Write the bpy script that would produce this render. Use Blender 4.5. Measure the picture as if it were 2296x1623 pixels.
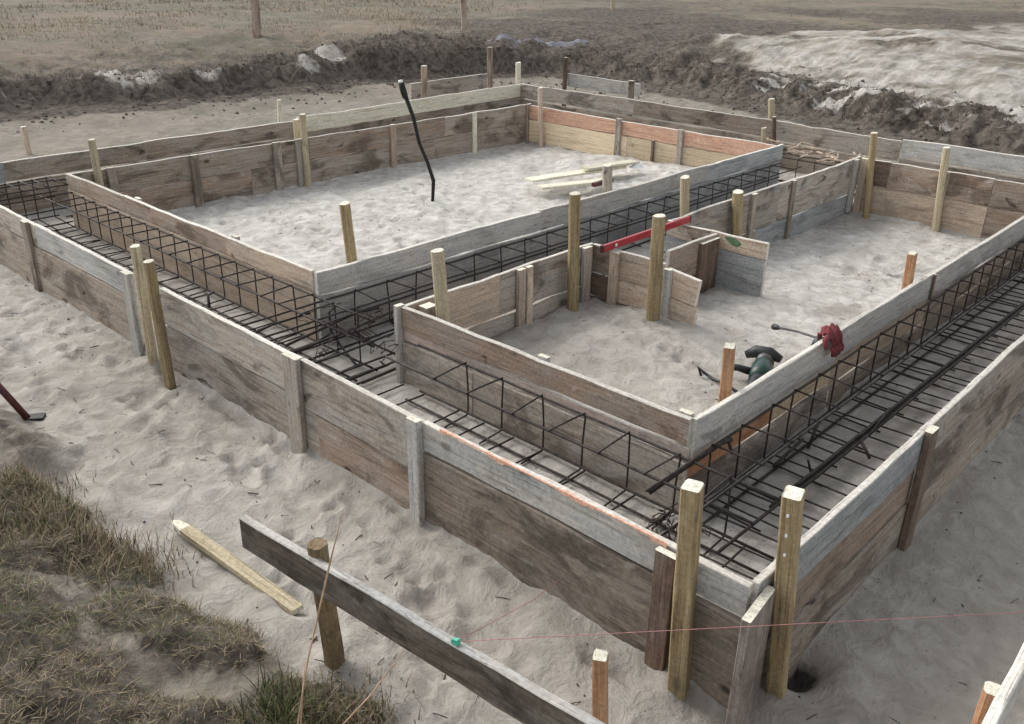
import bpy, math, random
import numpy as np
from mathutils import Matrix, Vector

for _o in list(bpy.data.objects):
    bpy.data.objects.remove(_o, do_unlink=True)
SC = bpy.context.scene
COL = SC.collection
random.seed(7)
RNG = np.random.default_rng(11)

# ------------------------------------------------------------------ camera
CAMZ = 2.06
FPX = 2017.5 / 2296.0
PITCH, ROLL, YAW = math.radians(24.67), math.radians(1.093), math.radians(42.717)


def _cam_axes():
    cp, sp, cy, sy = math.cos(PITCH), math.sin(PITCH), math.cos(YAW), math.sin(YAW)
    fwd = np.array([cy * cp, sy * cp, -sp])
    right = np.array([sy, -cy, 0.0])
    up = np.cross(right, fwd)
    c, s = math.cos(ROLL), math.sin(ROLL)
    return c * right + s * up, -s * right + c * up, fwd


CR, CU, CF = _cam_axes()
cam = bpy.data.objects.new('camera', bpy.data.cameras.new('camera'))
COL.objects.link(cam)
m = Matrix(((CR[0], CU[0], -CF[0], 0), (CR[1], CU[1], -CF[1], 0), (CR[2], CU[2], -CF[2], 0), (0, 0, 0, 1)))
m.translation = Vector((0, 0, CAMZ))
cam.matrix_world = m
cam.data.sensor_width = 36
cam.data.lens = 36 * FPX
cam.data.clip_start = 0.05
cam.data.clip_end = 500
SC.camera = cam

# ------------------------------------------------------------------ light
SUN_EL, SUN_AZ = 42.0, 95.0     # azimuth measured from +x towards +y (in front of the camera, left)
W = bpy.data.worlds.new('World')
SC.world = W
W.use_nodes = True
nt = W.node_tree
nt.nodes.clear()
sky = nt.nodes.new('ShaderNodeTexSky')
sky.sky_type = 'NISHITA'
sky.sun_disc = False
sky.sun_elevation = math.radians(SUN_EL)
sky.sun_rotation = math.radians(90 - SUN_AZ)
sky.air_density = 1.0
sky.dust_density = 2.5
sky.ozone_density = 1.0
hs = nt.nodes.new('ShaderNodeHueSaturation')
hs.inputs['Saturation'].default_value = 0.22
bg = nt.nodes.new('ShaderNodeBackground')
bg.inputs['Strength'].default_value = 0.15
wo = nt.nodes.new('ShaderNodeOutputWorld')
nt.links.new(sky.outputs[0], hs.inputs['Color'])
nt.links.new(hs.outputs[0], bg.inputs['Color'])
nt.links.new(bg.outputs[0], wo.inputs['Surface'])
sun = bpy.data.objects.new('sun', bpy.data.lights.new('sun', 'SUN'))
COL.objects.link(sun)
sun.data.energy = 0.95
sun.data.angle = math.radians(32)
sun.data.color = (1.0, 0.965, 0.92)
e, a = math.radians(SUN_EL), math.radians(SUN_AZ)
sdir = Vector((math.cos(e) * math.cos(a), math.cos(e) * math.sin(a), math.sin(e)))
sun.rotation_euler = sdir.to_track_quat('Z', 'Y').to_euler()
SC.view_settings.view_transform = 'Standard'
SC.view_settings.look = 'None'
SC.view_settings.gamma = 1
SC.view_settings.exposure = 0.80

# ------------------------------------------------------------------ measuring helpers
S = 1.6 / 1.6
TOP = 0.46                       # level of the formwork tops; the pit floor is z = 0


def ray(px, py):
    return CF + (px - 1148) / 2017.5 * CR - (py - 811.5) / 2017.5 * CU


def P(px, py, ax, val):
    """point of the plane  axis = val  seen at that spot of the photograph"""
    d = ray(px, py)
    o = np.array([0, 0, CAMZ])
    return o + d * (val - o[ax]) / d[ax]


def top_over(px, py, base):
    """point on the sight line nearest to the vertical through base"""
    d = ray(px, py)
    t = (d[0] * base[0] + d[1] * base[1]) / (d[0] ** 2 + d[1] ** 2)
    return np.array([0, 0, CAMZ]) + d * t


# ------------------------------------------------------------------ numpy noise
_tab = np.random.default_rng(3).random((256, 256))


def vnoise(x, y):
    xi, yi = np.floor(x).astype(int), np.floor(y).astype(int)
    fx, fy = x - xi, y - yi
    fx = fx * fx * fx * (fx * (fx * 6 - 15) + 10)
    fy = fy * fy * fy * (fy * (fy * 6 - 15) + 10)
    g = lambda i, j: _tab[i & 255, j & 255]
    return (g(xi, yi) * (1 - fx) + g(xi + 1, yi) * fx) * (1 - fy) + (g(xi, yi + 1) * (1 - fx) + g(xi + 1, yi + 1) * fx) * fy


def fbm(x, y, octv=4, seed=0.0, gain=0.5):
    r, am, tot = 0, 1.0, 0
    ca, sa = 0.8, 0.6
    x = x + seed * 17.3
    y = y + seed * 9.1
    for k in range(octv):
        r = r + am * (vnoise(x, y) * 2 - 1)
        tot += am
        x, y = (ca * x - sa * y) * 2.03 + 5.2, (sa * x + ca * y) * 2.03 + 1.3
        am *= gain
    return r / tot


def sstep(a, b, t):
    t = np.clip((t - a) / (b - a), 0, 1)
    return t * t * (3 - 2 * t)


# boot prints pressed into the loose sand, kept in a 1 cm table
PR = np.zeros((960, 860))
_pr = np.random.default_rng(77)


def _print(cx, cy, an, dep, sc=1.0):
    i0, j0 = int(cx * 100), int(cy * 100)
    a, b_ = max(0, i0 - 30), min(960, i0 + 30)
    c_, d_ = max(0, j0 - 30), min(860, j0 + 30)
    if a >= b_ or c_ >= d_:
        return
    gx_, gy_ = np.meshgrid(np.arange(a, b_) / 100, np.arange(c_, d_) / 100, indexing='ij')
    u = (gx_ - cx) * math.cos(an) + (gy_ - cy) * math.sin(an)
    v = -(gx_ - cx) * math.sin(an) + (gy_ - cy) * math.cos(an)
    for (uo, la, lb, dd) in ((.055, .095, .052, 1.0), (-.095, .042, .038, 1.15)):
        q = np.sqrt(((u - uo * sc) / (la * sc)) ** 2 + (v / (lb * sc)) ** 2)
        PR[a:b_, c_:d_] += 1.25 * dep * dd * (-np.exp(-q ** 4) + .40 * np.exp(-((q - 1.3) / .28) ** 2))


for k in range(46):      # walks of a few paces each
    px_, py_ = _pr.uniform(1.0, 8.6), _pr.uniform(.2, 8.2)
    if k < 16:
        px_, py_ = _pr.uniform(1.2, 1.8), _pr.uniform(.6, 6.5)
    an_ = _pr.uniform(0, 6.28) if k >= 16 else _pr.choice([1.57, -1.57]) + _pr.uniform(-.3, .3)
    for st_ in range(_pr.integers(4, 9)):
        sd_ = .09 * (1 if st_ % 2 else -1)
        _print(px_ - math.sin(an_) * sd_, py_ + math.cos(an_) * sd_, an_ + _pr.uniform(-.2, .2), _pr.uniform(.008, .020), _pr.uniform(.9, 1.1))
        stp = _pr.uniform(.28, .6)
        px_ += math.cos(an_) * stp
        py_ += math.sin(an_) * stp
        an_ += _pr.uniform(-.25, .25)


def prints(x, y):
    fx_, fy_ = np.clip(x * 100, 0, 957.9), np.clip(y * 100, 0, 857.9)
    i, j = fx_.astype(int), fy_.astype(int)
    a, b_ = fx_ - i, fy_ - j
    v = (PR[i, j] * (1 - a) + PR[i + 1, j] * a) * (1 - b_) + (PR[i, j + 1] * (1 - a) + PR[i + 1, j + 1] * a) * b_
    return np.where((x > 0) & (x < 9.5) & (y > 0) & (y < 8.5), v, 0)


# pit edge: foot of the bank, seen in plan
EDGE = np.array([(-14, 13.6), (-4, 13.2), (0, 12.9), (4.0, 12.4), (6.7, 11.9), (8.2, 12.1), (9.7, 12.0), (11.3, 11.7), (12.4, 10.7),
                 (12.8, 8.9), (12.3, 7.0), (11.5, 5.0), (10.9, 2.75), (10.8, 0), (10.8, -6), (10.8, -20)])


def edge_dist(x, y):
    """signed distance to the foot of the bank; positive = outside the pit"""
    best = np.full(np.shape(x), 1e9)
    sgn = np.ones(np.shape(x))
    for (x0, y0), (x1, y1) in zip(EDGE[:-1], EDGE[1:]):
        dx, dy = x1 - x0, y1 - y0
        t = np.clip(((x - x0) * dx + (y - y0) * dy) / (dx * dx + dy * dy), 0, 1)
        d = np.hypot(x - x0 - t * dx, y - y0 - t * dy)
        cr = dx * (y - y0) - dy * (x - x0)
        up = d < best
        best = np.where(up, d, best)
        sgn = np.where(up, np.where(cr > 0, 1, -1), sgn)
    return best * sgn


def turf_mask(x, y):
    e = 1.12 + 0.16 * fbm(x * 2.2, y * 2.2, 3, 5) - x
    e = e - 0.30 * sstep(1.9, 1.2, y)
    return sstep(-0.03, 0.16, e)


_BL = [(60, 1130, .22), (150, 1200, .17), (250, 1240, .12), (20, 1235, .12), (-60, 1100, .25),
       (330, 1350, .13), (430, 1395, .15), (530, 1440, .09), (250, 1335, .09),
       (30, 1470, .18), (120, 1560, .20), (20, 1600, .2), (210, 1600, .14), (330, 1612, .09), (-90, 1450, .3), (-120, 1650, .3),
       (650, 1520, .11), (745, 1545, .14), (640, 1600, .13), (790, 1600, .09), (700, 1480, .08), (560, 1660, .15), (400, 1700, .2)]
_BP = [(*P(a_, b_, 2, .17)[:2], c_) for a_, b_, c_ in _BL]


def sods(x, y):
    x = x + .05 * fbm(x * 6, y * 6, 2, 81)
    y = y + .05 * fbm(x * 6, y * 6, 2, 82)
    v = np.zeros(np.shape(x))
    for bx, by, br_ in _BP:
        v = np.maximum(v, np.exp(-(((x - bx) ** 2 + (y - by) ** 2) / br_ ** 2) ** 1.5))
    gen = sstep(.05, .3, fbm(x * 2.4, y * 2.4, 3, 41)) * sstep(.35, .1, x + .25 * (y - 2.2))
    return np.maximum(v, gen * .9)


XF, XB, YR, YL = 2.66, 7.85, 1.53, 7.08     # inner form lines
XO, XOB, YOR, YOL = 1.95, 8.66, 0.875, 7.82


def in_form(x, y):
    A = (x > XF) & (x < XB) & (y > 3.90) & (y < YL)
    B = (x > XF) & (x < XB) & (y > YR) & (y < 3.19)
    passage = (x > 4.15) & (x < 4.92) & (y > 2.79) & (y < 3.4)
    B = B & ~passage
    T = (x > XO) & (x < XOB) & (y > YOR) & (y < YOL) & ~A & ~B
    return A, B, T


HX, HY = P(1785, 1500, 2, -.06)[:2]
_SB = [tuple(P(a_, b_, 2, .02)[:2]) for a_, b_ in ((343, 805), (374, 822), (1284, 684), (1462, 742), (1944, 462), (2100, 494), (1522, 1512), (1742, 1530), (970, 450), (690, 404), (745, 1480))]


def height(x, y):
    x = np.asarray(x, float)
    y = np.asarray(y, float)
    A, B, T = in_form(x, y)
    # loose sand, dimpled by feet
    wx = x + 0.10 * fbm(x * 3, y * 3, 2, 8)
    wy = y + 0.10 * fbm(x * 3, y * 3, 2, 9)
    dim = fbm((wx + wy) * 2.0, (wx - wy) * 3.6, 4, 1, 0.5)
    rid = 1 - np.abs(fbm((x * 0.8 + y * 0.6) * 2.4, (x * 0.6 - y * 0.8) * 4.6, 3, 2)) * 2.2
    rel = 0.020 * dim + 0.010 * rid - 0.014 * sstep(.12, .5, fbm(wx * 3.1 + 4, wy * 4.2, 2, 19))
    rel = .85 * rel + prints(x, y) + 0.008 * fbm((x + y) * 5.5 + 1.5 * fbm(x * 2, y * 2, 2, 23), (x - y) * 11, 3, 3, .6) + 0.005 * fbm(x * 21, y * 21, 2, 29)
    rel = np.where((y < .9) & (x > 1.2), rel * .55, rel)
    base = 0.0 * x
    # outside to the right the sand falls away
    base = base - 0.20 * sstep(0.87, 0.2, y) * sstep(1.9, 4.6, x) - 0.035 * sstep(1.2, 0.8, y)
    hole = np.exp(-(((x - HX) / 0.09) ** 2 + ((y - HY) / 0.07) ** 2))
    base = base - 0.13 * hole
    # small spoil heaps along the foot of the front form
    base = base + 0.03 * fbm(x * 1.3, y * 1.3, 2, 4)
    h = base + rel
    for bx, by in _SB:
        h = h + .022 * np.exp(-((x - bx) ** 2 + (y - by) ** 2) / .0065)
        rel = rel + .022 * np.exp(-((x - bx) ** 2 + (y - by) ** 2) / .0065)
    # rooms
    hA = 0.02 + 0.10 * sstep(5.5, 7.8, x) * sstep(7.0, 4.2, y) + 0.05 * np.exp(-(((x - 4.2) / 1.3) ** 2 + ((y - 5.2) / 1.0) ** 2)) + rel * .95
    hB = 0.12 - 0.15 * sstep(4.4, 7.0, x) + 0.03 * np.exp(-(((x - 3.9) / .4) ** 2 + ((y - 2.6) / .5) ** 2)) + rel * .95
    hT = 0.045 + rel * 0.45
    h = np.where(A, hA, np.where(B, hB, np.where(T, hT, h)))
    # bank and field
    d = edge_dist(x, y) + 0.30 * fbm(x * 1.1, y * 1.1, 3, 6)
    right = sstep(9, 4, y) * sstep(9, 11, x)
    hb = 0.27 + 0.23 * sstep(.7, 5.5, d) + 0.07 * fbm(x * .5, y * .5, 3, 7) - 0.05 * right
    hb = hb + 0.24 * np.exp(-(((x - 11.6) / 2.4) ** 2 + ((y - 12.6) / 1.7) ** 2))
    onheap = sstep(.4, 1.2, d) * sstep(-.8, .8, np.interp(x, [10, 11, 13, 15.5, 18, 19, 22, 27, 40], [5.8, 6.2, 7.9, 8.7, 9.3, 7.6, 7.2, 7.6, 7.0]) - y)
    lump = 0.10 * fbm(x * 2.6, y * 2.6, 4, 12, .6) * (1 - .35 * onheap)
    rise = sstep(0.0, 0.26, d)
    foot = 0.10 * sstep(-1.3, 0.0, d)
    lip = 0.10 * np.exp(-((d - 0.75) / 0.45) ** 2)
    field = hb + lump * np.exp(-(np.clip(d, 0, 99) / 3.0)) * 2.2 + .05 * (1 - .1 * onheap) * fbm(x * 6, y * 6, 3, 66) * np.exp(-(np.clip(d, 0, 99) / 2.5)) + lump * .35 + .16 * fbm(x * 1.3, y * 1.3, 4, 93, .6) * sstep(-1.5, 1.5, x - y) * sstep(30, 12, np.hypot(x, y)) * sstep(.3, 1.5, d) * (1 - .8 * onheap) + lip
    # heap of pale sand beyond the right bank
    md = ((x - 17.0) / 3.6) ** 2 + ((y - 6.6) / 3.0) ** 2
    heap = 0.34 * np.exp(-md * 1.15) * (1 + 0.35 * fbm(x * .8, y * .8, 3, 14)) * sstep(0.2, 2.8, d)
    md2 = ((x - 14.0) / 2.0) ** 2 + ((y - 3.0) / 2.6) ** 2
    heap = heap + 0.22 * np.exp(-md2) * sstep(0.2, 1.5, d)
    # spoil heap beyond the middle of the bank
    sp = 0.10 * np.exp(-(((x - 13.2) / 1.3) ** 2 + ((y - 13.4) / 1.2) ** 2))
    sp = sp + 0.10 * np.exp(-(((x - 10.6) / 1.6) ** 2 + ((y - 13.1) / .6) ** 2))
    tot = h + foot + rise * (field - h - foot) + heap * rise + sp * rise
    # turf bank under the camera
    tm = turf_mask(x, y) * sstep(6.6, 5.2, y) * (d < 0)
    tb = 0.09 + 0.40 * sstep(1.0, -0.2, x) + 0.07 * fbm(x * 3.2, y * 3.2, 4, 21, .6) + 0.018 * fbm(x * 14, y * 14, 3, 22)
    tb = tb + .035 * sods(x, y) + .012 * fbm(x * 30, y * 30, 2, 24)
    near = sstep(2.2, 1.6, x) * sods(x, y) * .035 * (d < 0)
    return np.where(d < 0, tot * (1 - tm) + tm * tb, tot) + near * (1 - tm)


def hz(x, y):
    return float(height(np.array([x]), np.array([y]))[0])


# ------------------------------------------------------------------ materials
def new_mat(name):
    mt = bpy.data.materials.new(name)
    mt.use_nodes = True
    t = mt.node_tree
    b = t.nodes['Principled BSDF']
    return mt, t, b


def N(t, typ, **kw):
    n = t.nodes.new(typ)
    for k, v in kw.items():
        if k in n.inputs:
            n.inputs[k].default_value = v
        else:
            setattr(n, k, v)
    return n


def ramp(t, src, stops):
    r = t.nodes.new('ShaderNodeValToRGB')
    el = r.color_ramp.elements
    while len(el) > 1:
        el.remove(el[-1])
    el[0].position, el[0].color = stops[0][0], (*stops[0][1], 1)
    for p, c in stops[1:]:
        q = el.new(p)
        q.color = (*c, 1)
    t.links.new(src, r.inputs[0])
    return r.outputs[0]


def g3(v):
    return (v, v, v)


def mix(t, fac, a, b, mode='MIX'):
    n = t.nodes.new('ShaderNodeMix')
    n.data_type = 'RGBA'
    n.blend_type = mode
    for s, v in ((n.inputs[0], fac), (n.inputs[6], a), (n.inputs[7], b)):
        if isinstance(v, (int, float)):
            s.default_value = v
        elif isinstance(v, tuple):
            s.default_value = (*v, 1)
        else:
            t.links.new(v, s)
    return n.outputs[2]


def wood(name, light, dark, stain=0.5, knot=0.6, pale=0.3, palecol=(.42, .40, .365), rough=.85):
    light = tuple(min(.8, c * 1.30) for c in light)
    dark = tuple(c * 1.42 for c in dark)
    mt, t, b = new_mat(name)
    tc = t.nodes.new('ShaderNodeTexCoord')
    oi = t.nodes.new('ShaderNodeObjectInfo')
    off = N(t, 'ShaderNodeVectorMath', operation='SCALE')
    comb = t.nodes.new('ShaderNodeCombineXYZ')
    for i in range(3):
        t.links.new(oi.outputs['Random'], comb.inputs[i])
    t.links.new(comb.outputs[0], off.inputs[0])
    off.inputs['Scale'].default_value = 37.0
    add = N(t, 'ShaderNodeVectorMath', operation='ADD')
    t.links.new(tc.outputs['Object'], add.inputs[0])
    t.links.new(off.outputs[0], add.inputs[1])

    def mp(sc):
        q = t.nodes.new('ShaderNodeMapping')
        q.inputs['Scale'].default_value = sc
        t.links.new(add.outputs[0], q.inputs[0])
        return q.outputs[0]

    def noi(sc, scale, det=4, dist=0.0, ro=.55):
        n = t.nodes.new('ShaderNodeTexNoise')
        n.inputs['Scale'].default_value = scale
        n.inputs['Detail'].default_value = det
        n.inputs['Distortion'].default_value = dist
        n.inputs['Roughness'].default_value = ro
        t.links.new(mp(sc), n.inputs['Vector'])
        return n.outputs['Fac']
    grain = noi((1.2, 26, 26), 2.2, 5, 1.2)
    big = noi((1.3, 2.8, 2.8), 1.7, 5, .9, .65)
    col = mix(t, ramp(t, grain, [(.30, g3(0)), (.72, g3(1))]), dark, light)
    # broad pale cement bloom
    col = mix(t, ramp(t, noi((1.5, 5, 5), 2.1, 6, .5, .7), [(.42, g3(0)), (.60, g3(min(1, pale * 1.3)))]), col, palecol)
    # damp dark staining
    col = mix(t, ramp(t, big, [(.51, g3(0)), (.63, g3(stain))]), col, tuple(c * .42 for c in dark))
    spk = N(t, 'ShaderNodeTexNoise', Scale=75.0, Detail=3.0)
    t.links.new(add.outputs[0], spk.inputs['Vector'])
    col = mix(t, 1.0, col, ramp(t, spk.outputs['Fac'], [(.3, g3(.72)), (.62, g3(1.0))]), 'MULTIPLY')
    # small dark blots
    col = mix(t, ramp(t, noi((2.2, 5.5, 5.5), 2.1, 5, .4, .6), [(.64, g3(0)), (.70, g3(min(1, stain * 1.2)))]), col, (.045, .034, .026))
    spl = noi((5, 11, 11), 2.0, 4, .2, .6)
    col = mix(t, ramp(t, spl, [(.63, g3(0)), (.70, g3(min(1, pale * 1.5)))]), col, tuple(min(.8, c * 1.25) for c in palecol))
    # splits along the grain
    col = mix(t, ramp(t, noi((0.7, 34, 34), 1.6, 2, .3, .4), [(.472, g3(0)), (.492, g3(.55)), (.512, g3(0))]), col, (.04, .03, .024))
    # knots
    v = t.nodes.new('ShaderNodeTexVoronoi')
    v.inputs['Scale'].default_value = 1.0
    v.inputs['Randomness'].default_value = 1.0
    q = t.nodes.new('ShaderNodeMapping')
    q.inputs['Scale'].default_value = (2.3, 4.0, 4.0)
    t.links.new(add.outputs[0], q.inputs[0])
    t.links.new(q.outputs[0], v.inputs['Vector'])
    col = mix(t, ramp(t, v.outputs['Distance'], [(.035, g3(knot)), (.085, g3(0))]), col, (.03, .02, .015))
    # piece-to-piece difference
    h = t.nodes.new('ShaderNodeHueSaturation')
    mr = N(t, 'ShaderNodeMapRange')
    mr.inputs['To Min'].default_value = 0.80
    mr.inputs['To Max'].default_value = 1.18
    t.links.new(oi.outputs['Random'], mr.inputs['Value'])
    t.links.new(mr.outputs[0], h.inputs['Value'])
    t.links.new(col, h.inputs['Color'])
    t.links.new(h.outputs[0], b.inputs['Base Color'])
    b.inputs['Roughness'].default_value = rough
    b.inputs['Specular IOR Level'].default_value = 0.25
    bp = t.nodes.new('ShaderNodeBump')
    bp.inputs['Strength'].default_value = .5
    bp.inputs['Distance'].default_value = .004
    t.links.new(grain, bp.inputs['Height'])
    t.links.new(bp.outputs[0], b.inputs['Normal'])
    return mt


GREY = wood('weathered_grey_wood', (.43, .38, .32), (.225, .185, .148), .75, .7, .55)
GREYD = wood('dark_grey_wood', (.325, .27, .215), (.155, .122, .092), .75, .8, .25)
GREYL = wood('pale_grey_wood', (.47, .445, .405), (.29, .27, .24), .35, .5, .5, (.42, .43, .42))
BLUEG = wood('blue_grey_wood', (.36, .365, .36), (.215, .22, .215), .45, .4, .4, (.30, .33, .34))
BROWN = wood('brown_wood', (.36, .275, .205), (.19, .135, .10), .7, .8, .3)
DBROWN = wood('dark_brown_wood', (.17, .115, .08), (.07, .046, .034), .6, .6, .1)
TAN = wood('tan_wood', (.52, .42, .32), (.33, .25, .185), .35, .7, .35, (.45, .40, .34))
ORANGE = wood('orange_wood', (.50, .27, .15), (.30, .14, .075), .35, .8, .2, (.5, .38, .28))
SALMON = wood('salmon_wood', (.54, .34, .24), (.36, .205, .14), .15, .7, .2, (.55, .42, .33))
CLEAT = wood('dark_cleat_wood', (.24, .205, .18), (.11, .09, .078), .5, .5, .15)
PINK = wood('pinkish_grey_wood', (.46, .37, .32), (.29, .22, .185), .3, .5, .4)
YELLOW = wood('yellow_wood', (.62, .51, .36), (.44, .345, .23), .1, .8, .2, (.6, .5, .37))
CREAM = wood('cream_wood', (.64, .60, .48), (.48, .44, .33), .15, .45, .3, (.6, .58, .5))
STAKE = wood('treated_stake_wood', (.36, .285, .165), (.17, .12, .06), .25, .35, .15, (.40, .35, .22), .8)
STAKEL = wood('pale_stake_wood', (.47, .405, .28), (.27, .22, .135), .2, .35, .2, (.5, .46, .34), .8)
STAKEO = wood('orange_stake_wood', (.56, .34, .19), (.33, .16, .08), .15, .3, .2, (.6, .42, .3), .75)
OLD = wood('old_weathered_wood', (.16, .135, .105), (.06, .048, .036), .7, .6, .3, (.28, .26, .22))
OLDP = wood('old_brown_post_wood', (.24, .175, .095), (.09, .062, .034), .7, .5, .2, (.3, .26, .2))
EDGE_M = wood('sky_bright_edge_wood', (.60, .565, .50), (.40, .37, .32), .10, .1, .3, (.72, .70, .65))  # paler wood for plank tops: brightness from the sky put into the colour
CAP = wood('fresh_end_grain', (.66, .61, .50), (.46, .41, .32), 0, 0, .2, (.8, .78, .7))


def plain(name, col, rough=.6, metal=0.0, var=.35, scale=40, bump=.3, dist=.002):
    mt, t, b = new_mat(name)
    tc = t.nodes.new('ShaderNodeTexCoord')
    n = N(t, 'ShaderNodeTexNoise', Scale=scale, Detail=5.0)
    t.links.new(tc.outputs['Object'], n.inputs['Vector'])
    c = mix(t, ramp(t, n.outputs['Fac'], [(.35, g3(0)), (.68, g3(1))]), tuple(x * (1 - var) for x in col), tuple(min(1, x * (1 + var)) for x in col))
    t.links.new(c, b.inputs['Base Color'])
    b.inputs['Roughness'].default_value = rough
    b.inputs['Metallic'].default_value = metal
    bp = N(t, 'ShaderNodeBump', Strength=bump, Distance=dist)
    t.links.new(n.outputs['Fac'], bp.inputs['Height'])
    t.links.new(bp.outputs[0], b.inputs['Normal'])
    return mt


REBAR = plain('dark_rebar_steel', (.034, .026, .022), .7, .2, .6, 35, .6)
WIRE = plain('rusty_tie_wire', (.05, .032, .025), .7, .3, .5, 80)
REDP = plain('red_painted_metal', (.34, .015, .028), .35, 0, .15, 15, .1)
REDD = plain('dark_red_painted_steel', (.07, .016, .014), .55, .2, .4, 30)
REDC = plain('red_knitted_cloth', (.15, .028, .032), .95, 0, .4, 120, .8, .004)
BLK = plain('black_plastic', (.012, .013, .014), .5, 0, .3, 30)
GRN = plain('green_plastic', (.004, .032, .022), .4, 0, .2, 20)
MINT = plain('mint_green_plastic', (.05, .38, .25), .45, 0, .15, 20)
STRING = plain('red_string_fibre', (.36, .16, .15), .8, 0, .2, 50)
WHITE = plain('white_plastic', (.75, .75, .74), .5, 0, .08, 20)
LILAC = plain('dusty_black_sheeting', (.085, .08, .10), .55, 0, .3, 6, .6, .02)
STRAW = plain('dry_straw_stalk', (.46, .30, .19), .8, 0, .2, 30)
IRON = plain('black_iron_pipe', (.016, .014, .013), .6, .4, .4, 40)
SAW = plain('dusty_grey_steel', (.09, .09, .088), .5, .6, .4, 25)

# ground --------------------------------------------------------------------
gm, t, b = new_mat('sandy_ground')
tc = t.nodes.new('ShaderNodeTexCoord')
at = t.nodes.new('ShaderNodeAttribute')
at.attribute_name = 'mask'
sep = t.nodes.new('ShaderNodeSeparateColor')
t.links.new(at.outputs['Color'], sep.inputs[0])


def gn(scale, det=5, ro=.6, dist=0.0):
    n = N(t, 'ShaderNodeTexNoise', Scale=scale, Detail=float(det), Roughness=ro, Distortion=dist)
    t.links.new(tc.outputs['Object'], n.inputs['Vector'])
    return n.outputs['Fac']


n_f, n_m, n_b, n_l = gn(55, 4, .7), gn(9, 5, .6, .8), gn(1.7, 5, .6), gn(.35, 4)
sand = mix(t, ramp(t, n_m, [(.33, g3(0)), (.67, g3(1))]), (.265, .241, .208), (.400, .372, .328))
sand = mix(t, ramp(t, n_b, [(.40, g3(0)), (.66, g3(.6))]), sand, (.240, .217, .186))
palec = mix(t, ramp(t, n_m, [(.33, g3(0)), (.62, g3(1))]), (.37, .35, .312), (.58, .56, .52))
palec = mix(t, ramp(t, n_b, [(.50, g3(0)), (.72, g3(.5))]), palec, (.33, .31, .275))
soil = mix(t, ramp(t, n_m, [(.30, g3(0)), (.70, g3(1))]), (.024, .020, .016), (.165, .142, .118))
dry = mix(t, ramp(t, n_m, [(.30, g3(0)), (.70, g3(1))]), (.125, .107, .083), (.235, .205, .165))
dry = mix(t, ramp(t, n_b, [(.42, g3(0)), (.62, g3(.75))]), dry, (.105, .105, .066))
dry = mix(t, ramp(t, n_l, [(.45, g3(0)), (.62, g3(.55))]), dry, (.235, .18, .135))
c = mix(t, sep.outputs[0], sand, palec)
# break the borders of the patches up
br = N(t, 'ShaderNodeMath', operation='ADD')
t.links.new(sep.outputs[1], br.inputs[0])
mb = N(t, 'ShaderNodeMapRange')
mb.inputs['To Min'].default_value = -.55
mb.inputs['To Max'].default_value = .55
t.links.new(gn(4.5, 6, .7), mb.inputs['Value'])
t.links.new(mb.outputs[0], br.inputs[1])
sm = ramp(t, br.outputs[0], [(.38, g3(0)), (.58, g3(1))])
c = mix(t, sep.outputs[2], c, dry)
gate = N(t, 'ShaderNodeMath', operation='MULTIPLY')
t.links.new(sm, gate.inputs[0])
gt = N(t, 'ShaderNodeMath', operation='MULTIPLY')
gt.inputs[1].default_value = 4.0
gt.use_clamp = True
t.links.new(sep.outputs[1], gt.inputs[0])
t.links.new(gt.outputs[0], gate.inputs[1])
c = mix(t, gate.outputs[0], c, soil)
# grains, small twigs and crumbs
c = mix(t, ramp(t, n_f, [(.24, g3(.75)), (.40, g3(0))]), c, (.085, .07, .055))
c = mix(t, ramp(t, n_f, [(.62, g3(0)), (.80, g3(.35))]), c, (.50, .47, .42))
t.links.new(c, b.inputs['Base Color'])
b.inputs['Roughness'].default_value = .95
b.inputs['Specular IOR Level'].default_value = .12
b1 = N(t, 'ShaderNodeBump', Strength=.6, Distance=.035)
t.links.new(n_m, b1.inputs['Height'])
b2 = N(t, 'ShaderNodeBump', Strength=.6, Distance=.010)
t.links.new(n_f, b2.inputs['Height'])
t.links.new(b1.outputs[0], b2.inputs['Normal'])
t.links.new(b2.outputs[0], b.inputs['Normal'])
GROUND = gm


def axis(dense0, dense1, st, lo, hi, gr=1.045):
    v = list(np.arange(dense0, dense1 + 1e-9, st))
    s, p = st, dense1
    while p < hi:
        s = min(s * gr, 1.3)
        p += s
        v.append(p)
    s, p = st, dense0
    while p > lo:
        s = min(s * gr, 1.3)
        p -= s
        v.insert(0, p)
    return np.array(v)


gx = axis(0.2, 9.0, .024, -30, 95, 1.028)
gy = axis(0.0, 8.0, .024, -30, 85, 1.028)
X, Y = np.meshgrid(gx, gy, indexing='ij')
Z = height(X, Y)
nx, ny = X.shape
me = bpy.data.meshes.new('ground')
co = np.stack([X, Y, Z], -1).reshape(-1, 3)
idx = np.arange(nx * ny).reshape(nx, ny)
fa = np.stack([idx[:-1, :-1], idx[1:, :-1], idx[1:, 1:], idx[:-1, 1:]], -1).reshape(-1, 4)
me.vertices.add(len(co))
me.vertices.foreach_set('co', co.ravel())
me.loops.add(fa.size)
me.loops.foreach_set('vertex_index', fa.ravel().astype(np.int32))
me.polygons.add(len(fa))
me.polygons.foreach_set('loop_start', np.arange(0, fa.size, 4, dtype=np.int32))
me.polygons.foreach_set('loop_total', np.full(len(fa), 4, np.int32))
me.update(calc_edges=True)
me.polygons.foreach_set('use_smooth', np.ones(len(fa), bool))
A, B, T = in_form(X, Y)
D = edge_dist(X, Y) + 0.30 * fbm(X * 1.1, Y * 1.1, 3, 6)
pale = np.where(A, .95, np.where(B, .22 + .68 * sstep(3.6, 4.9, X) * sstep(-.1, .4, fbm(X * 1.3, Y * 1.3, 3, 31) + .35), 0.0))
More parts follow.
